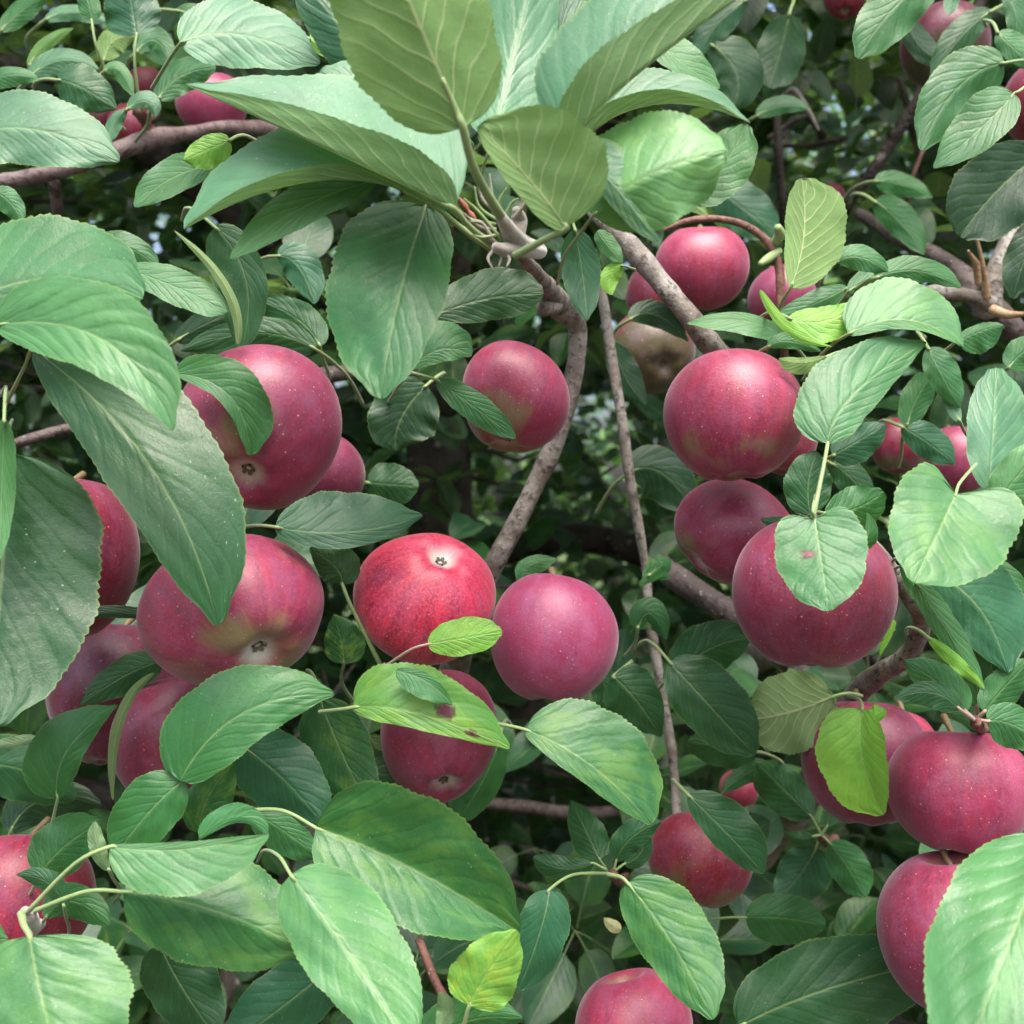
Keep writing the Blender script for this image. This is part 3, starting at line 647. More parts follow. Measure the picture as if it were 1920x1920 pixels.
leaf((1640, 340), (1690, 345), (1750, 370), 22, 24, .85, 'M', 'T')
leaf((1250, 402), (1290, 384), (1328, 408), 14, 12, .60, 'O', 'U')
leaf((1150, 1268), (1192, 1312), (1240, 1382), 52, 52, .58, 'D', 'T', stalk=[(1185, 1240, .01)])
leaf((1120, 1260), (1140, 1310), (1130, 1370), 30, 30, .60, 'D', 'T')
leaf((985, 1096), (988, 1062), (1045, 1048), 16, 28, .56, 'B', 'T')
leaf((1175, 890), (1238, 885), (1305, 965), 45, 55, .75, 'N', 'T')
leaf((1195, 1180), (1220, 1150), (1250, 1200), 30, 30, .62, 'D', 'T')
leaf((1215, 1080), (1240, 1060), (1200, 1100), 20, 30, .66, 'M', 'T')
leaf((1475, 975), (1450, 978), (1425, 972), 12, 10, .50, 'D', 'T', stalk=False)
leaf((1650, 1200), (1670, 1170), (1650, 1230), 10, 16, .5, 'L', 'T', stalk=False)
# ---- upper left thicket
leaf((85, 38), (140, 22), (205, 45), 14, 18, .72, 'P', 'T', kl=.6)
leaf((52, 150), (112, 112), (185, 130), 22, 30, .66, 'P', 'T', kl=.6)
leaf((-30, 160), (20, 140), (75, 150), 16, 24, .62, 'G', 'T')
leaf((108, 150), (155, 165), (218, 205), 42, 44, .60, 'D', 'T')
leaf((256, 66), (250, 30), (238, -45), 55, 52, .60, 'K', 'T', kl=.3, kr=.3, stalk=[(252, 110, .0), (260, 190, .01)], sr=3.5)
leaf((172, 40), (168, 10), (150, -40), 22, 20, .60, 'M', 'T', stalk=[(180, 85, .0), (198, 135, .01)], sr=3.5)
leaf((296, 188), (340, 142), (405, 128), 30, 34, .62, 'G', 'T')
leaf((195, 135), (225, 130), (250, 180), 12, 20, .60, 'B', 'T', kl=.4)
leaf((55, 125), (85, 82), (138, 52), 12, 16, .70, 'O', 'T')
leaf((195, 115), (215, 75), (260, 70), 25, 30, .70, 'O', 'U')
leaf((255, 100), (290, 75), (320, 120), 26, 22, .70, 'G', 'T')
leaf((238, 205), (212, 232), (206, 268), 18, 12, .57, 'P', 'T', kl=.4)
leaf((240, 205), (275, 190), (292, 220), 20, 12, .57, 'P', 'T', kl=.4)
leaf((578, 72), (620, 92), (668, 124), 26, 20, .50, 'L', 'T', kl=.4)
leaf((0, 60), (40, 20), (90, -10), 20, 25, .72, 'M', 'T')
leaf((330, 20), (380, 40), (420, 90), 25, 25, .66, 'M', 'T')
leaf((520, 480), (560, 500), (590, 570), 40, 30, .62, 'K', 'T')
leaf((-10, 360), (20, 380), (45, 420), 22, 25, .5, 'G', 'T')
leaf((850, 250), (800, 220), (770, 180), 12, 12, .44, 'P', 'T')

# ------------------------------------------------------------------ branches
br = lambda pts, mat=M_bark, name='branch', **kw: pxtube(name, pts, mat, TREE, **{**dict(seg=14, n=8, rough=.07, seed=len(bpy.data.objects), nodes=.07), **kw})
br([(-60, 348, .74, 15), (40, 335, .74, 15), (130, 315, .75, 14), (220, 284, .76, 17), (280, 262, .77, 19), (350, 250, .79, 13), (450, 240, .82, 14), (620, 262, .95, 18), (760, 330, 1.2, 24), (860, 520, 1.45, 34)], M_barkg)
br([(280, 265, .77, 12), (275, 235, .765, 9), (258, 205, .75, 10)], M_barkr, 'spur')
b2 = br([(1110, 395, .60, 11), (1150, 432, .585, 16), (1190, 470, .58, 20), (1240, 530, .575, 19), (1290, 590, .57, 20), (1335, 650, .575, 21), (1420, 740, .62, 22), (1500, 900, .72, 24), (1480, 1150, .95, 30), (1300, 1350, 1.25, 40)])
b2['label'] = 'mottled grey-brown branch slanting down to the right above the apples'
b3 = br([(975, 475, .50, 10), (1010, 520, .56, 16), (1045, 570, .61, 26), (1080, 605, .63, 19), (1078, 690, .64, 17), (1052, 800, .645, 17), (1008, 900, .65, 18), (958, 1000, .65, 18), (918, 1075, .655, 20), (870, 1180, .70, 26), (830, 1400, .95, 34), (830, 1600, 1.3, 50)])
b3['label'] = 'bare pale branch running down through the gap in the middle'
br([(1038, 570, .60, 20), (1020, 578, .585, 16)], M_bark, 'pruned_stub')
br([(1110, 480, .66, 10), (1130, 560, .67, 9), (1145, 660, .68, 10), (1165, 780, .68, 10), (1180, 890, .685, 10), (1198, 990, .69, 9), (1212, 1080, .70, 8), (1216, 1150, .70, 10), (1240, 1290, .70, 9), (1262, 1430, .70, 9), (1270, 1560, .69, 8), (1275, 1660, .68, 6)])
br([(1620, 1000, .50, 9), (1660, 1050, .50, 12), (1705, 1120, .51, 15), (1728, 1165, .53, 17), (1700, 1230, .55, 18), (1640, 1270, .58, 20), (1590, 1330, .64, 24), (1500, 1500, .9, 34), (1350, 1650, 1.3, 50)], M_bark)
br([(1235, 1060, .80, 24), (1300, 1105, .78, 24), (1370, 1150, .76, 24), (1440, 1200, .76, 22), (1560, 1330, .8, 20)], M_barkd)
br([(1610, 400, .95, 10), (1700, 455, .85, 14), (1780, 495, .80, 17), (1840, 560, .77, 26), (1870, 590, .76, 26), (1930, 640, .76, 18), (2050, 700, .8, 20)], M_barkd)
br([(1850, 590, .75, 26), (1855, 540, .745, 24), (1880, 480, .75, 18), (1905, 420, .76, 14), (1940, 360, .78, 12)], M_bark)
br([(1860, 570, .74, 14), (1820, 555, .73, 13), (1760, 548, .72, 14), (1700, 560, .74, 12)], M_bark)
br([(1860, 580, .73, 10), (1890, 590, .72, 8), (1930, 588, .71, 3)], M_dead, 'broken_stub')
br([(1840, 530, .735, 12), (1832, 500, .73, 8), (1815, 470, .72, 2)], M_dead, 'broken_stub')
br([(1850, 560, .73, 8), (1845, 510, .72, 5), (1830, 440, .71, 2.5)], M_dead, 'twig')
tw = br([(1205, 442, .60, 4), (1240, 432, .60, 5), (1290, 414, .60, 6), (1340, 410, .60, 6), (1395, 422, .60, 7), (1440, 455, .60, 8), (1460, 500, .60, 8), (1463, 545, .60, 8), (1462, 600, .605, 7), (1475, 690, .63, 7)], M_barkr, 'twig', nodes=.05)
tw['label'] = 'dark bent twig arching over the apple under the yellow-rimmed leaf'
br([(1452, 455, .60, 8), (1462, 440, .595, 10), (1458, 425, .59, 7)], M_stalk, 'bud')
br([(1462, 470, .60, 6), (1440, 485, .595, 9), (1425, 495, .59, 5)], M_stalk, 'bud')
br([(1880, -60, 1.0, 10), (1800, 70, 1.0, 11), (1720, 190, 1.02, 11), (1650, 300, 1.05, 11), (1570, 420, 1.1, 12), (1500, 620, 1.3, 14)], M_trunk)
br([(100, 330, .78, 12), (108, 400, .80, 10), (112, 470, .84, 10), (100, 600, .9, 12)], M_barkd)
br([(880, 1505, 1.2, 10), (980, 1512, 1.18, 12), (1080, 1525, 1.16, 12), (1180, 1520, 1.2, 10)], M_barkd)
br([(700, 1060, 2.1, 30), (900, 1035, 2.05, 30), (1100, 1010, 2.0, 28), (1260, 1040, 1.9, 30), (1500, 980, 1.9, 26)], M_trunk)
br([(785, 1760, .50, 8), (812, 1830, .49, 8), (840, 1890, .48, 9), (860, 1960, .47, 9)], M_barkr, 'twig')
br([(560, 712, .80, 16), (640, 700, .82, 16), (740, 690, .9, 16), (840, 760, 1.3, 24)], M_barkd)
br([(-20, 850, .62, 10), (60, 822, .62, 10), (150, 800, .64, 10), (260, 790, .7, 12), (600, 860, 1.3, 20)], M_barkd)
br([(1470, 180, 1.05, 5), (1490, 170, 1.03, 5), (1515, 205, 1.0, 4), (1535, 245, 1.0, 3)], M_bark, 'twig')
br([(1455, 180, 1.1, 7), (1460, 280, 1.12, 8), (1465, 360, 1.15, 8), (1480, 480, 1.2, 9)], M_barkd)
br([(1740, 260, .95, 3), (1712, 330, .95, 4), (1700, 380, .97, 4)], M_barkr, 'twig')
# main trunk and scaffold limbs of this tree
tr_pts = [Vector((-.12, 1.55, -.1)), Vector((-.125, 1.54, .5)), Vector((-.115, 1.56, .9)), Vector((-.10, 1.55, 1.35)), Vector((-.11, 1.55, 1.65)), Vector((-.05, 1.62, 2.0)), Vector((.05, 1.7, 2.5)), Vector((.0, 1.8, 3.1))]
tk = tube('trunk', tr_pts, [.085, .068, .060, .052, .044, .038, .028, .015], M_trunk, TREE, seg=20, n=8, rough=.12, seed=3)
for pts, rad in ([[(-.11, 1.55, 1.7), (-.5, 1.4, 2.0), (-1.0, 1.2, 2.2), (-1.5, 1.1, 2.3)], [.035, .028, .02, .008]],
                 [[(-.11, 1.56, 1.15), (.2, 1.5, 1.25), (.7, 1.35, 1.35), (1.3, 1.2, 1.5)], [.035, .03, .022, .009]],
                 [[(-.11, 1.56, .95), (-.5, 1.4, 1.1), (-1.0, 1.2, 1.25), (-1.5, 1.0, 1.5)], [.03, .025, .018, .008]],
                 [[(-.07, 1.6, 1.9), (.3, 1.4, 2.2), (.7, 1.1, 2.3), (1.1, 1.0, 2.4)], [.03, .024, .018, .008]],
                 [[(-.10, 1.6, 1.5), (-.1, 2.1, 1.9), (-.2, 2.7, 2.1)], [.03, .025, .01]],
                 [[(-.11, 1.55, 1.2), (-.3, 1.2, 1.0), (-.35, .95, .85), (-.30, .8, .9)], [.025, .018, .012, .006]]):
    tube('limb', [Vector(p) for p in pts], rad, M_trunk, TREE, seg=14, n=8, rough=.12, seed=len(pts))
# downy spur at the heart of the nearest spray
sp_ = pxtube('downy_spur', [(1010, 470, .45, 16), (985, 462, .41, 19), (965, 448, .385, 19), (950, 425, .375, 15), (936, 400, .37, 10)], M_fuzz, TREE, seg=18, n=8, rough=.05)
sp_['label'] = 'pale woolly spur from which the nearest leaves fan out'
pxtube('downy_spur', [(975, 462, .39, 16), (948, 468, .378, 13), (930, 464, .372, 10)], M_fuzz, TREE, seg=16, n=8, rough=.05)
pxtube('downy_spur', [(968, 440, .39, 18), (974, 412, .39, 14), (968, 392, .385, 7)], M_fuzz, TREE, seg=16, n=8, rough=.06)
for k, (x0, y0, x1, y1, x2, y2) in enumerate([(940, 450, 900, 400, 870, 372), (930, 455, 888, 430, 862, 395), (925, 400, 921, 360, 918, 325), (930, 395, 940, 370, 950, 352),
        (938, 465, 940, 480, 935, 500), (930, 460, 905, 420, 880, 415), (945, 420, 900, 390, 890, 350), (960, 410, 985, 380, 990, 350), (975, 400, 978, 370, 965, 345), (935, 440, 905, 445, 885, 440), (925, 470, 915, 485, 925, 505),
        (935, 400, 905, 375, 895, 340), (950, 400, 960, 380, 972, 372), (930, 430, 900, 425, 870, 400), (940, 470, 955, 485, 950, 500), (930, 420, 880, 410, 850, 380)]):
    pxtube('bract', [(x0, y0, .378, 3.5), (x1, y1, .376, 3), (x2, y2, .374, 1.2)], M_fuzz if k % 3 else M_stalk, TREE, seg=6, n=5)
for (x, y, s) in ((870, 385, 12), (850, 378, 9), (885, 405, 9), (840, 300, 10), (828, 285, 8)):
    pxtube('bud_scale', [(x-s, y-s*1.4, .40, 2), (x, y, .40, 6), (x+s*.8, y+s*1.2, .40, 2)], M_dry, TREE, seg=6, n=4, rough=.2)
for (x, y, d, s) in ((1828, 1350, .452, 9), (722, 1250, .47, 8), (50, 1712, .40, 12), (1148, 1637, .465, 8), (1540, 1566, .665, 8), (258, 205, .745, 10), (1520, 975, .44, 6)):
    pxtube('spur', [(x-s*.6, y-s*.6, d, s*.7), (x, y, d, s), (x+s*.5, y+s*.8, d+.006, s*1.1), (x+s*1.5, y+s*2.0, d+.05, s*1.0), (x+s*3, y+s*1, d+.15, s*1.2)], M_fuzz if s > 10 and d < .5 else M_barkr, TREE, seg=10, n=6, rough=.2)

# ------------------------------------------------------------------ apples
nth, nph = 40, 56
def apple_unit(seed):
    rg = random.Random(seed)
    th = np.linspace(0, np.pi, nth+1)[:, None]; ph = np.linspace(0, 2*np.pi, nph, endpoint=False)[None, :]
    p0, p1, p2 = [rg.uniform(0, 6.28) for _ in range(3)]
    rho = np.sin(th)**.99*(1+.055*np.cos(th))
    lob = 1 + rg.uniform(.015, .035)*np.cos(5*ph+p0)*np.clip(-np.cos(th)+.3, 0, 1.3) + rg.uniform(.015, .04)*np.cos(2*ph+p1) + rg.uniform(.01, .022)*np.cos(3*ph+p2)
    z = .87*np.cos(th) + 0*ph
    z = z*(1 + rg.uniform(-.07, .07)*np.cos(ph+p2)*np.sin(th))
    z = z - .36*np.exp(-(rho/.25)**2)*(np.cos(th) > 0) + .23*np.exp(-(rho/.24)**2)*(np.cos(th) < 0) * (1+.0*ph)
    z = z + .018*np.cos(5*ph+p0)*np.exp(-((rho-.38)/.14)**2)*(np.cos(th) < 0)
    x = rho*lob*np.cos(ph); y = rho*lob*np.sin(ph)
    V = np.stack([x+0*z, y+0*z, z], -1).reshape(-1, 3)
    I = np.arange(nth*nph); r_, c_ = I//nph, I % nph; b = (c_+1) % nph
    F = np.stack([r_*nph+c_, (r_+1)*nph+c_, (r_+1)*nph+b, r_*nph+b], 1)
    return V, F
napple = 0
def apple(cx, cy, rx, ry, d, cal, green, bright, blue, label, stem=True):
    """cal: (px,py) of the calyx, or a direction (x, depth, up)"""
    global napple
    napple += 1
    c = at(cx, cy, d); s = d/1920; Rr = (rx+ry)/2*s
    if cal is None: cal = (random.uniform(-.3, .3), random.uniform(-.45, -.1), -1.)
    if len(cal) == 2:
        dx, dy = (cal[0]-cx)/(rx*.80), (cal[1]-cy)/(ry*.80); n2 = dx*dx+dy*dy
        v = Vector((dx, -math.sqrt(max(.02, 1-n2)), -dy)).normalized()
    else: v = Vector(cal).normalized()
    q = (-v).to_track_quat('Z', 'Y') @ Quaternion((0, 0, 1), random.uniform(0, 6.28))
    Rm = np.array(q.to_matrix())
    S = np.diag([rx*s/Rr, 1.0, ry*s/Rr])
    V, F = apple_unit(napple)
    W = V @ Rm.T
    # real apples differ: widen so the outline reaches rx, ry
    ext = (np.abs(W[:, 0]).max(), np.abs(W[:, 2]).max())
    S = np.diag([rx*s/Rr/ext[0], 1.0, ry*s/Rr/ext[1]])
    Vl = (W @ S.T) @ Rm
    root = empty('apple', c, label, 'apple', 'apples hanging on the tree')
    sk = link('skin', mesh_np('apple_skin', Vl, F), M_apple, root, c)
    sk.rotation_mode = 'QUATERNION'; sk.rotation_quaternion = q; sk.scale = (Rr,)*3
    sk.color = (green, bright, blue, 1)
    # calyx: five dry sepals round a dark pit
    A = Rm.T @ S.T @ Rm if False else None
    def loc(p):
        p = np.array(p)[None, :] @ Rm.T @ S.T
        return Vector(p[0])*Rr
    pv, pf = [], []
    zc = -.645
    for k in range(5):
        a = 2*math.pi*k/5
        ca, sa = math.cos(a), math.sin(a)
        for (r_, w_, z_) in ((.030, .030, zc-.005), (.065, .026, zc-.050), (.085, .014, zc-.030), (.070, .002, zc-.065)):
            pv.append(loc((ca*r_-sa*w_, sa*r_+ca*w_, z_))); pv.append(loc((ca*r_+sa*w_, sa*r_-ca*w_, z_)))
        b = k*8
        for j in range(3): pf.append((b+2*j, b+2*j+1, b+2*j+3, b+2*j+2))
    link('calyx', mesh_list('calyx', pv, pf), M_calyx, root, c)
    pv = [loc((0, 0, zc+.02))] + [loc((.045*math.cos(a), .045*math.sin(a), zc-.012)) for a in np.linspace(0, 6.283, 11)[:-1]]
    link('calyx_pit', mesh_list('calyx_pit', pv, [(0, 1+(k+1) % 10, 1+k) for k in range(10)]), M_calyxd, root, c)
    if stem:
        w = [loc(p) for p in ((0, 0, .42), (.01, 0, .55), (.02, .02, .66))]
        w += [w[-1]+Vector((random.uniform(-.002, .002), .007, .004)), w[-1]+Vector((random.uniform(-.004, .004), .016, .009))]
        Vs, Fs = tube_arrays(w, [.0016, .0013, .0013, .0015, .002], 7, 4)
        link('stem', mesh_list('apple_stem', Vs, Fs), M_astem, root, c)
    return root
apple(488, 805, 153, 155, .50, (484, 892), .34, .85, .70, 'large purple-pink apple at upper left, partly behind the curled leaf')
apple(600, 888, 84, 82, .60, None, .2, .5, .7, 'apple peeping out behind the large purple-pink apple')
apple(440, 1150, 174, 150, .47, (514, 1214), .55, 1.0, .50, 'biggest apple, red and yellow, its star-shaped calyx facing right')
apple(112, 1042, 143, 158, .50, (-.1, -.1, -1), .40, .62, .25, 'red apple half hidden by the big dark leaf at the left edge')
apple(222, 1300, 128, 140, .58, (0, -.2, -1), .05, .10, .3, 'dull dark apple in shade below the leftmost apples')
apple(335, 1388, 122, 125, .52, (.2, -.2, -1), .0, .45, .5, 'dark crimson dotted apple left of the smooth leaf, under the biggest apple')
apple(800, 1116, 136, 128, .50, (836, 1040), .10, 2.0, .0, 'brightest scarlet apple with its calyx turned up and yellow streaks')
apple(1038, 1199, 122, 126, .50, (-.10, -.22, -1), .0, 1.05, .95, 'smooth pink apple in the centre, right of the scarlet one')
apple(964, 748, 104, 106, .56, (-.2, -.25, -1), .50, .88, .5, 'small round apple touching the bare pale branch')
apple(824, 1382, 110, 128, .56, (838, 1456), .15, .78, .55, 'apple under the speckled lime leaf with its calyx facing the viewer')
apple(1376, 782, 131, 121, .50, (1376, 882), .42, .90, .45, 'wide glossy apple at upper right with a greenish base')
apple(1468, 822, 62, 70, .58, None, .1, .6, .3, 'sliver of red apple between the wide glossy apple and a leaf')
apple(1378, 1002, 113, 106, .55, (-.8, -.15, -.6), .35, .75, .5, 'apple directly below the wide glossy one, its stem hollow to the right')
apple(1523, 1114, 149, 141, .48, (-.05, -.1, -1), .25, .52, .4, 'large dark red apple behind the heart-shaped leaf with a hole')
apple(1315, 502, 88, 82, .66, (.03, .35, -.95), .30, 1.0, .45, 'pink apple under the arching twig beside the slanting branch')
apple(1222, 662, 82, 80, .78, (1240, 692), .92, .14, .0, 'shaded greenish apple just left of the slanting branch end')  # its shade is put into the skin colour by low brightness
apple(1238, 560, 66, 66, .86, None, .5, .25, .1, 'dim reddish apple behind the slanting branch')
apple(1466, 560, 62, 60, .74, None, .1, .75, .9, 'pale pink apple behind the bent twig and the olive leaf')
apple(1797, 1482, 134, 118, .50, (-.05, -.20, -1), .08, 1.0, .5, 'shiny apple with the strongest highlight, at right below the spur')
apple(1624, 1428, 118, 118, .57, None, .2, .5, .5, 'apple behind the lime leaf folded in half')
apple(1684, 1400, 72, 74, .60, None, .3, 1.0, .1, 'orange-red apple showing between the folded lime leaf and the shiny apple')
apple(1795, 1748, 144, 148, .48, (.1, -.1, -1), .0, .6, .45, 'red apple under the brightest leaf at the lower right corner')
apple(1188, 1936, 112, 114, .50, (.2, -.2, -1), .1, .85, .45, 'apple cut off by the bottom edge of the picture', stem=False)
apple(42, 1686, 130, 128, .50, None, .05, .85, .15, 'scarlet apple behind the spray of leaves at the lower left corner')
apple(398, 196, 66, 60, .82, (.1, .3, -1), .1, 1.1, .8, 'pink apple resting above the reddish branch at the upper left')
apple(246, 240, 42, 42, .95, None, .4, .6, .1, 'small red apple behind the spur on the reddish branch')
apple(274, 162, 34, 34, 1.1, None, .2, .5, .1, 'dark red apple glimpsed between stalks at the upper left')
apple(190, 226, 30, 32, 1.15, None, .2, .55, .1, 'dark red apple leftmost of those above the reddish branch')
apple(1586, -6, 40, 38, 1.0, None, .1, .7, .1, 'orange-red apple cut by the top edge of the picture')
apple(1958, 190, 72, 78, .75, None, .1, .6, .1, 'red apple cut by the right edge near the top corner')
apple(1772, 86, 82, 74, .85, None, .75, .08, .1, 'shaded olive-brown apple near the top right corner')  # skin darkened to carry painted shade
apple(1552, 382, 34, 36, 1.25, None, .1, .6, .3, 'tiny far red apple behind the upright olive leaf')
apple(1796, 866, 64, 66, .75, None, .0, .85, .7, 'pink apple between the large heart leaf and the pale upright leaf')
apple(1684, 838, 50, 54, .85, None, .5, .5, .1, 'brownish red apple in shade left of the pink one at right')
apple(1314, 1612, 99, 90, .66, None, .7, .60, .0, 'shaded orange-red apple low behind the thin hanging twig')
apple(1386, 1482, 36, 40, .9, None, .1, .8, .1, 'small red apple above the shaded orange-red one')
APPLES = [(488,805,153,.5),(600,888,84,.6),(1315,502,88,.66),(1222,662,82,.78),(1238,560,66,.86),(1466,560,62,.74),(398,196,66,.82),(246,240,42,.95),(274,162,34,1.1),(190,226,30,1.15),
          (1586,-6,40,1.),(1958,190,72,.75),(1772,86,82,.85),(1552,382,34,1.25),(1796,866,64,.75),(1684,838,50,.85),(1314,1612,99,.66),(1386,1482,36,.9),(1468,822,62,.58),(1684,1400,72,.6),(222,1300,128,.58)]

# ------------------------------------------------------------------ leaves deeper in the tree
def unit_leaf(rows, cols, bend, fold, seed):
    """unit leaf along +Y, length 1, normal +Z"""
    rg = np.random.default_rng(seed)
    t = np.linspace(0, 1, rows+1); w = (t**.5)*((1-t)**.65); w = w/w.max()*.31 + .002
    U = np.linspace(-1, 1, 2*cols+1); V = []; UV = []
    p1, p2 = rg.uniform(0, 6.28, 2)
    for i, tt in enumerate(t):
        for u in U:
            V.append((u*w[i], tt*(1-.12*bend*tt), fold*abs(u)*w[i] - bend*.35*tt*tt + .05*u*u*math.sin(7*tt+(p1 if u < 0 else p2))*w[i]*3)); UV.append(((u+1)/2, tt))
    nu = len(U); I = np.arange(rows*(nu-1)); A = (I//(nu-1))*nu + I % (nu-1)
    return np.array(V), np.stack([A, A+1, A+nu+1, A+nu], 1), np.array(UV)
def with_stalk(V, F, UV):
    """add a thin 3-sided stalk behind the base of a unit leaf"""
    n = len(V); S = []; U2 = []
    for (y, z, r) in ((.02, -.004, .010), (-.15, .0, .011), (-.34, -.05, .015)):
        for k in range(3):
            a = 2.094*k; S.append((r*math.cos(a), y, z+r*math.sin(a))); U2.append((.5, .02))
    f = []
    for i in range(2):
        for k in range(3):
            b = (k+1) % 3; f.append((n+i*3+k, n+i*3+b, n+(i+1)*3+b, n+(i+1)*3+k))
    return np.vstack([V, S]), np.vstack([F, f]), np.vstack([UV, U2])
near_t = [with_stalk(*unit_leaf(14, 3, b, f, k)) for k, (b, f) in enumerate([(.1, .2), (.5, .35), (.9, .15), (.3, .5), (1.2, .3), (-.2, .25)])]
far_t = [unit_leaf(5, 1, b, f, k) for k, (b, f) in enumerate([(.1, .2), (.5, .35), (.9, .15), (.3, .5)])]

def in_gap(px, py, d):
    """openings in the tree: the window beside the bare branch, the dark hollow low in the middle"""
    if d < 4.0 and ((px-1070)/175)**2 + ((py-930)/250)**2 < 1: return .97 if d < 1.45 else .30
    if d < 1.6 and ((px-1010)/110)**2 + ((py-1500)/110)**2 < 1: return .85
    if d < 1.8 and ((px-1580)/150)**2 + ((py-300)/130)**2 < 1: return .55
    if d < 1.1 and ((px-830)/50)**2 + ((py-870)/130)**2 < 1: return .95
    if d < 1.5 and ((px-1450)/80)**2 + ((py-1800)/60)**2 < 1: return .6
    return 0
def clusters(n, box, lo=.045, hi=.072, gap=True, rg=None):
    """rosettes of leaves; returns list of (pos, rotation 3x3, length)"""
    out = []
    (x0, x1), (y0, y1), (z0, z1) = box
    while len(out) < n:
        c = np.array([rg.uniform(x0, x1), rg.uniform(y0, y1), rg.uniform(z0, z1)])
        ax = np.array([rg.normal(0, .5), -.55+rg.normal(0, .5), .75+rg.normal(0, .35)]); ax /= np.linalg.norm(ax)
        k = rg.integers(4, 8); a0 = rg.uniform(0, 6.28)
        s = np.cross(ax, [.2, .9, .1]); s /= np.linalg.norm(s); w = np.cross(ax, s)
        for j in range(k):
            a = a0 + j*2.4 + rg.normal(0, .25); el_ = rg.uniform(-.25, .75)
            Y = (math.cos(a)*s+math.sin(a)*w)*math.cos(el_) + ax*math.sin(el_)
            L = rg.uniform(lo, hi)
            up = ax*.7 + np.array([0, -.25, .55]) + rg.normal(0, .22, 3)
            Y = Y/np.linalg.norm(Y); Z = up - Y*np.dot(up, Y); Z /= np.linalg.norm(Z); X = np.cross(Y, Z)
            p = c + Y*L*.34
            mid = p + Y*L*.5
            if gap and mid[1] > .2:
                ok = True
                for q_ in (p, mid, p+Y*L):
                    px, py = 960+q_[0]/q_[1]*1920, 960-(q_[2]-CAMZ)/q_[1]*1920
                    if rg.random() < in_gap(px, py, q_[1]): ok = False
                    for (ax_, ay_, ar_, ad_) in APPLES:
                        if q_[1] < ad_+ .06 and (px-ax_)**2+(py-ay_)**2 < (ar_*1.1)**2: ok = False
                if not ok: continue
            out.append((p, np.stack([X, Y, Z], 1), L))
    return out
def bake(leaves, templates, tints, rg, mott=.1):
    VV, FF, UU, TT = [], [], [], []; n = 0
    for (p, M, L) in leaves:
        V, F, UV = templates[rg.integers(len(templates))]
        VV.append((V*L) @ M.T + p); FF.append(F+n); UU.append(UV); n += len(V)
        c = tints[rg.integers(len(tints))]*rg.uniform(.75, 1.25)
        TT.append(np.tile(np.append(c, mott), (len(V), 1)))
    return np.vstack(VV), np.vstack(FF), np.vstack(UU), np.vstack(TT)
tints = [np.array(TINT[k])*.62 for k in 'DDDMKMN']  # leaf colours darkened: shade of the deep crown painted into the tint
rg = np.random.default_rng(5)
# first layer: single leaves, the ones that show largest
front = clusters(150, ((-.62, .62), (.70, 1.05), (1.02, 2.0)), rg=rg)
front = [l for l in front if abs(l[0][0]/l[0][1]) < .56 and abs((l[0][2]-CAMZ)/l[0][1]) < .56][:120]
tm = []
for i, (V, F, UV) in enumerate(near_t):
    me = mesh_np('leaf_shared', V, F, UV); me.materials.append(M_leafr); tm.append(me)
for (p, M, L) in front:
    o = link('leaf', tm[rg.integers(len(tm))], None, TREE, Vector(p))
    o.rotation_mode = 'QUATERNION'; o.rotation_quaternion = Matrix(M.tolist()).to_quaternion(); o.scale = (L,)*3
# the mass of leaves behind and round about
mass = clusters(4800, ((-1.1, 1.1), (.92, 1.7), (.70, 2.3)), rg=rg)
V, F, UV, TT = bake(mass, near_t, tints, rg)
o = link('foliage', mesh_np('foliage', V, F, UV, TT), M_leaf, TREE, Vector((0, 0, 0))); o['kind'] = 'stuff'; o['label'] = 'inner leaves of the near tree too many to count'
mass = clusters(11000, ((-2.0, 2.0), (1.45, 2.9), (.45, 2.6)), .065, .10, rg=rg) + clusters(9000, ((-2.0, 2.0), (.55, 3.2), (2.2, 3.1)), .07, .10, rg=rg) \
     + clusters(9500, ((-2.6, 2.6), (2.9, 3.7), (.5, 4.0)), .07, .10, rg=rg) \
     + clusters(900, ((-2.0, -.75), (.45, 1.2), (.7, 2.5)), .06, .09, gap=False, rg=rg) + clusters(900, ((.75, 2.0), (.45, 1.2), (.7, 2.5)), .06, .09, gap=False, rg=rg)  # second group: overhead leaves, largely out of view, added to keep the interior dark
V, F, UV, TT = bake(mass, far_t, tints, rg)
o = link('foliage', mesh_np('foliage_outer', V, F, UV, TT), M_leaf, TREE, Vector((0, 0, 0))); o['kind'] = 'stuff'; o['label'] = 'outer leaves of the near tree and an overhead layer added to block the sky'
# fine twigs through the mass
VV, FF = [], []; n = 0
for k in range(140):
    p = Vector((rg.uniform(-1, 1), rg.uniform(1.25, 2.4), rg.uniform(.8, 2.3)))
    dr = Vector((rg.normal(), rg.normal()*.5, rg.normal()*.8+.3)).normalized()
    L = rg.uniform(.15, .45); pts = [p, p+dr*L*.5+Vector((rg.normal(0, .02), 0, rg.normal(0, .02))), p+dr*L]
    px, py = 960+pts[1].x/pts[1].y*1920, 960-(pts[1].z-CAMZ)/pts[1].y*1920
    if in_gap(px, py, .9) > .9: continue
    V2, F2 = tube_arrays(pts, [.005, .004, .002], 6, 3, rough=.1, seed=k)
    VV.append(V2); FF += [tuple(i+n for i in f) for f in F2]; n += len(V2)
o = link('twigs', mesh_list('twigs', np.vstack(VV), FF), M_barkd, TREE, Vector((0, 0, 0))); o['kind'] = 'stuff'

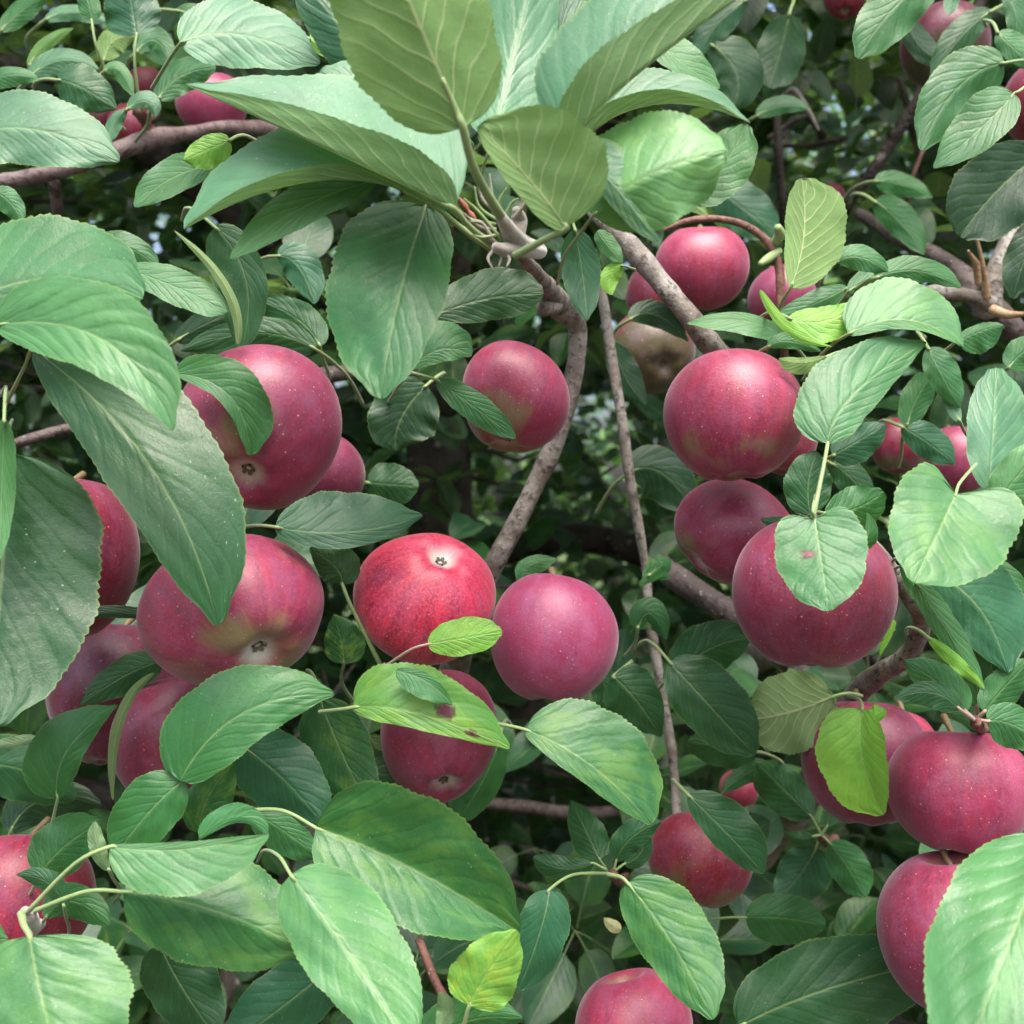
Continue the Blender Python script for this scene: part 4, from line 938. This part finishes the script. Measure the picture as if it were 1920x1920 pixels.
# ------------------------------------------------------------------ trees standing behind
def back_tree(x, y, h, w, n, label, tset, seed):
    rg = np.random.default_rng(seed)
    root = empty('apple_tree', (x, y, 0), label, 'tree', 'trees standing behind the near one')
    tube('trunk', [Vector((x, y, -.1)), Vector((x+.05, y, .5)), Vector((x, y+.05, 1.0)), Vector((x+.05, y, h*.6))], [.11, .085, .07, .03], M_trunk, root, seg=14, n=6, rough=.15, seed=seed)
    for k in range(6):
        a = k*1.05+seed; tube('limb', [Vector((x, y, .8+.1*k)), Vector((x+math.cos(a)*w*.4, y+math.sin(a)*w*.4, 1.3+.12*k)), Vector((x+math.cos(a)*w*.85, y+math.sin(a)*w*.85, 1.7+.2*k))], [.045, .03, .01], M_trunk, root, seg=8, n=5, rough=.1, seed=k)
    lv = []
    while len(lv) < n:
        c = rg.normal(size=3); c /= np.linalg.norm(c); c *= rg.uniform(.45, 1)**.6
        lump = 1+.25*math.sin(5*math.atan2(c[1], c[0])+seed)*math.cos(4*c[2])
        p = np.array([x+c[0]*w*lump, y+c[1]*w*lump, h*.56+c[2]*h*.42*lump])
        lv += clusters(4, ((p[0]-.1, p[0]+.1), (p[1]-.1, p[1]+.1), (p[2]-.1, p[2]+.1)), .07, .10, gap=False, rg=rg)
    V, F, UV, TT = bake(lv, far_t, [np.array(t) for t in tset], rg, .3)
    o = link('crown', mesh_np('crown', V, F, UV, TT), M_leaf, root, Vector((0, 0, 0))); o['kind'] = 'stuff'
yl = [TINT['N'], TINT['Y'], TINT['N'], TINT['D'], TINT['N'], TINT['D'], TINT['L'], TINT['N']]
back_tree(.75, 5.2, 4.0, 1.3, 5200, 'yellow-green tree seen through the gap beside the bare branch', yl, 2)
back_tree(-1.5, 5.6, 4.3, 1.6, 6000, 'green tree standing behind to the left', [TINT['M'], TINT['G'], TINT['D']], 3)
back_tree(3.0, 5.8, 4.6, 1.9, 7000, 'green tree standing behind to the right', [TINT['M'], TINT['G'], TINT['B']], 4)
back_tree(1.3, 10.0, 6.5, 2.8, 6000, 'farthest tree, pale green in the open light', [TINT['B'], TINT['G'], TINT['L']], 5)
back_tree(-3.0, 9.5, 6.5, 3.0, 6000, 'far tree at the left of the orchard row', [TINT['M'], TINT['G']], 6)
print('leaves', leaf_count, 'apples', napple, 'objects', len(bpy.data.objects))
